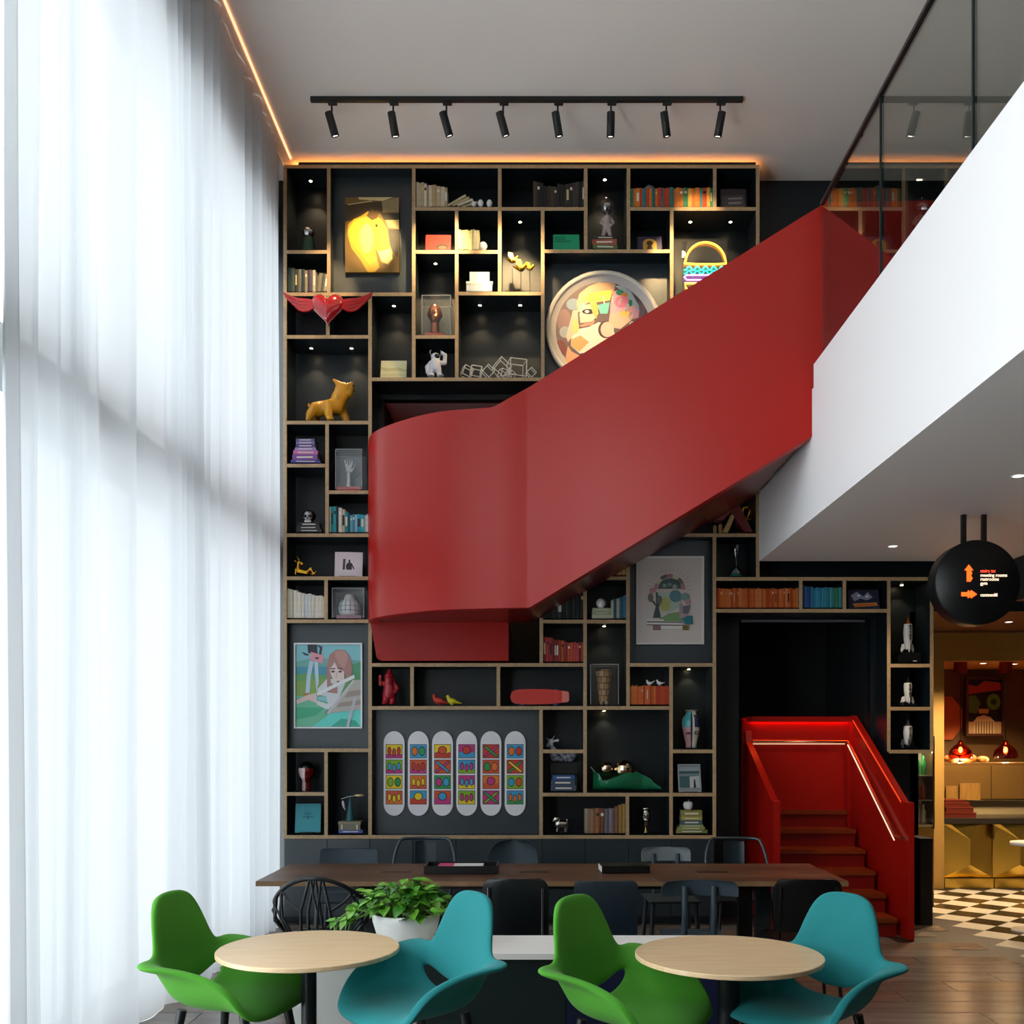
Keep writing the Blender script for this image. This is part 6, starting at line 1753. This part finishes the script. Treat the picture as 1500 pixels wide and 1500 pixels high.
o = chair_base('spine_chair', 'grey chair with a thin pale top rail behind the table', 982, 7.75, PI + .05, SLATEB, w_=.2)
curved_panel(.20, .70, .81, .022, .05, .05, -.2, .04).build('top_rail', mat('#7c868c', .4), o)
for x in (-.1, .1):
    MB().tube([(x, -.16, .44), (x, -.20, .62), (x, -.215, .76)], .018, 8).build('back_post', SLATEB, o)
legs4(o, .165, -.15, .17, .43, SLATEB, .020, .016)

# ---- low planter cabinet with white top
CF, CB, CZ = 4.95, 5.42, .60
cx0, cx1 = U(424, CF), U(1072, CF)
for k, (a, b, c, lab) in enumerate(((cx0, -.60, '#d4d8d6', 'pale front of the low cabinet run behind the left round table'), (-.60, .16, '#122426', 'dark green low cabinet between the teal and green armchairs'), (.16, cx1, '#0f1a3c', 'navy low cabinet behind the right round table'))):
    o = thing('low_cabinet', lab, 'cabinet', ((a + b) / 2, CF + .02, 0))
    hw = (b - a) / 2
    MB().box(-hw, hw, .02, CB - CF - .02, 0, CZ - .03).build('body', mat(c, .45), o)
    MB().box(-hw + .002, hw - .002, 0, .019, .06, CZ - .034).build('front_panel', mat(c, .42), o)
    MB().box(-hw, hw, .05, .06, 0, .06).build('plinth', BLACK, o)
ct = MB().box(cx0 - .01, cx1 + .01, CF - .005, CB, CZ - .029, CZ).build('white_worktop', mat('#f4f2ee', .4), bev=.003)
tag(ct, 'white top along the low cabinets', 'worktop')

# ---- pothos in a white bowl
PY = 5.20
o = thing('potted_pothos', 'leafy green pothos in a white bowl on the low cabinet', 'potted plant', (U(595, PY), PY, CZ))
MB().lathe([(.08, 0), (.12, .012), (.158, .06), (.176, .12), (.182, .165), (.175, .168), (.168, .12), (.13, .05)], 36).build('bowl', mat('#eef0f0', .35), o)
MB().lathe([(.0001, .145), (.172, .145)], 24).build('soil', mat('#2a2018', .9), o)
lv = MB()
LG = [mat(c, .35, noise=.25, scale=9, spec=.5) for c in ('#4f9a24', '#3c8420', '#6cb434', '#2f6c1c', '#86c450')]
def leafmesh(m):
    rows = []
    for j in range(7):
        t = j / 6
        w_ = .42 * math.sin(math.pi * min(1, t ** .75)) ** .8 * (1 - .25 * t)
        rows.append([(w_ * s_, t, .10 * math.sin(t * 2.6) - .16 * abs(s_) * -1 * (1 - t) - .25 * t * t) for s_ in (-1, -.5, 0, .5, 1)])
    return MB().grid(rows).mesh(m)
lm = [leafmesh(m) for m in LG]
rp_ = random.Random(8)
stm = MB()
for k in range(190):
    a = rp_.uniform(0, 2 * PI)
    if k < 130:
        rr_ = .19 * math.sqrt(rp_.random())
        z_ = .17 + .17 * (1 - (rr_ / .24) ** 2) * rp_.uniform(.45, 1.05)
    else:
        rr_ = rp_.uniform(.17, .27)
        z_ = rp_.uniform(.13, .26)
    p = Vector((rr_ * math.cos(a), rr_ * math.sin(a) * .9, z_))
    s_ = rp_.uniform(.055, .085)
    l = obj('leaf', lm[rp_.randrange(5)], o, p, (rp_.uniform(-.5, .75), rp_.uniform(-.4, .4), a - PI / 2 + rp_.uniform(-.9, .9)))
    l.scale = (s_, s_, s_)
    b0 = Vector((rr_ * .4 * math.cos(a), rr_ * .4 * math.sin(a), .145))
    stm.tube([b0, (b0 + p) / 2 + Vector((0, 0, .03)), p], .0022, 4)
for k in range(9):                                     # trailing vines
    a = (3.3, 2.8, 3.6, -.2, .15, 2.4, .5, 3.0, -.5)[k]
    P0 = Vector((.16 * math.cos(a), -.04 + .1 * math.sin(a), .17))
    out = .16 + .05 * (k % 3)
    pts = [P0, P0 + Vector((out * .5 * math.cos(a), -.04, .04)), P0 + Vector((out * .9 * math.cos(a), -.06, -.03)), P0 + Vector((out * (.9 + .1 * (k % 2)) * math.cos(a), -.05, -.10 - .02 * (k % 3)))]
    stm.tube(pts, .0028, 5)
    for j, p in enumerate(pts[1:]):
        for e in range(2):
            s_ = rp_.uniform(.045, .065)
            l = obj('leaf', lm[rp_.randrange(5)], o, p, (rp_.uniform(-.8, .2), rp_.uniform(-.5, .5), a - PI / 2 + (e - .5) * 1.8))
            l.scale = (s_, s_, s_)
stm.build('stems', mat('#7aa848', .5), o, kind='stuff')

# ---- two round tables
TOPW = mat('#e6cba4', .38, c2='#dcba8c', scale=3, stretch=(1.2, 14, 1))
for k, (x, y, zt_, lab) in enumerate(((U(452.5, 4.35), 4.35, .758, 'round pale wood table between the left green and teal armchairs'), (U(1067, 4.2), 4.2, .764, 'round pale wood table between the right green and teal armchairs'))):
    o = thing('round_table', lab, 'table', (x, y, 0), 0, 'round wooden tables')
    MB().lathe([(.0001, zt_ - .022), (.392, zt_ - .022), (.4, zt_ - .018), (.4, zt_ - .003), (.397, zt_), (.0001, zt_)], 72, sm=False).build('table_top', TOPW, o)
    MB().lathe([(.12, zt_ - .035), (.12, zt_ - .023)], 20).lathe([(.034 if k == 0 else .048, .03), (.034 if k == 0 else .048, zt_ - .03)], 24).build('pedestal', mat('#10181e', .35), o)
    MB().lathe([(.23, 0), (.23, .012), (.05, .03)], 32).build('foot', mat('#10181e', .35), o)

# ---- four moulded armchairs
def organic(name, label, x, y, ang, c, c2):
    o = thing(name, label, 'armchair', (x, y, 0), ang - PI / 2, 'moulded armchairs')
    S = [[(0, .27, .515), (.13, .268, .515), (.215, .255, .525), (.262, .235, .545), (.272, .22, .57), (.276, .215, .585)],
         [(0, .20, .562), (.13, .195, .562), (.22, .185, .575), (.268, .17, .615), (.285, .155, .665), (.292, .15, .685)],
         [(0, .05, .555), (.13, .05, .555), (.22, .045, .572), (.268, .035, .635), (.288, .02, .715), (.310, .015, .738)],
         [(0, -.10, .550), (.12, -.10, .555), (.205, -.105, .577), (.255, -.115, .65), (.278, -.12, .735), (.360, -.115, .760)],
         [(0, -.205, .572), (.11, -.20, .578), (.185, -.19, .615), (.226, -.19, .675), (.245, -.20, .738), (.385, -.215, .764)]]
    Bk = [[(0, -.230, .605), (.10, -.226, .618), (.195, -.213, .668)], [(0, -.26, .755), (.122, -.255, .755), (.222, -.238, .770)], [(0, -.285, .86), (.108, -.28, .86), (.196, -.27, .86)],
          [(0, -.31, .945), (.09, -.307, .945), (.160, -.30, .945)], [(0, -.325, 1.0), (.065, -.323, .998), (.115, -.318, .982)]]
    W = (.315, -.262, .770)
    vs, fs, idx = [], [], {}
    def vid(p):
        key = tuple(round(t, 5) for t in p)
        if key not in idx:
            idx[key] = len(vs)
            vs.append(p)
        return idx[key]
    for sg in (1, -1):
        fx = lambda p: (sg * p[0], p[1], p[2])
        def quad(*ps):
            f = [vid(fx(p)) for p in ps]
            fs.append(f if sg > 0 else f[::-1])
        for i in range(4):
            for j in range(5):
                quad(S[i][j], S[i][j + 1], S[i + 1][j + 1], S[i + 1][j])
        for i in range(4):
            for j in range(2):
                quad(Bk[i][j], Bk[i][j + 1], Bk[i + 1][j + 1], Bk[i + 1][j])
        quad(S[4][3], S[4][4], Bk[1][2], Bk[0][2])
        quad(S[4][4], S[4][5], W, Bk[1][2])
    m = MB()
    m.add([(p[0], p[1], p[2] * .965 if p[2] < .77 else .743 + (p[2] - .77) * 1.13) for p in vs], fs, 0, True)
    sh = m.build('shell', mat(c, .85, sheen=.08, bump=.05, scale=180, noise=.06), o)
    so = sh.modifiers.new('thick', 'SOLIDIFY')
    so.thickness, so.offset = .036, 0
    sd = sh.modifiers.new('smooth', 'SUBSURF')
    sd.levels = sd.render_levels = 3
    for sx_ in (-1, 1):
        for yy, y2 in ((.16, .24), (-.14, -.22)):
            MB().tube([(sx_ * .17, yy, .52), (sx_ * .24, y2, 0)], [.022, .013], 10).build('leg', mat('#11171a', .4), o)
    return o
R_ = math.radians
organic('moulded_armchair', 'grass green moulded armchair beside the curtain', -1.34, 4.336, R_(-15), '#46981f', None)
organic('moulded_armchair', 'teal moulded armchair in front of the potted pothos', -.515, 4.21, R_(180 + 40), '#0a7e82', None)
organic('moulded_armchair', 'grass green moulded armchair in front of the white cabinet top', .415, 4.11, R_(-40), '#46981f', None)
organic('moulded_armchair', 'teal moulded armchair beside the red stair, at the right table', 1.4 - .325 * math.cos(R_(40)), 4.38 - .325 * math.sin(R_(40)), R_(180 + 40), '#0a7e82', None)
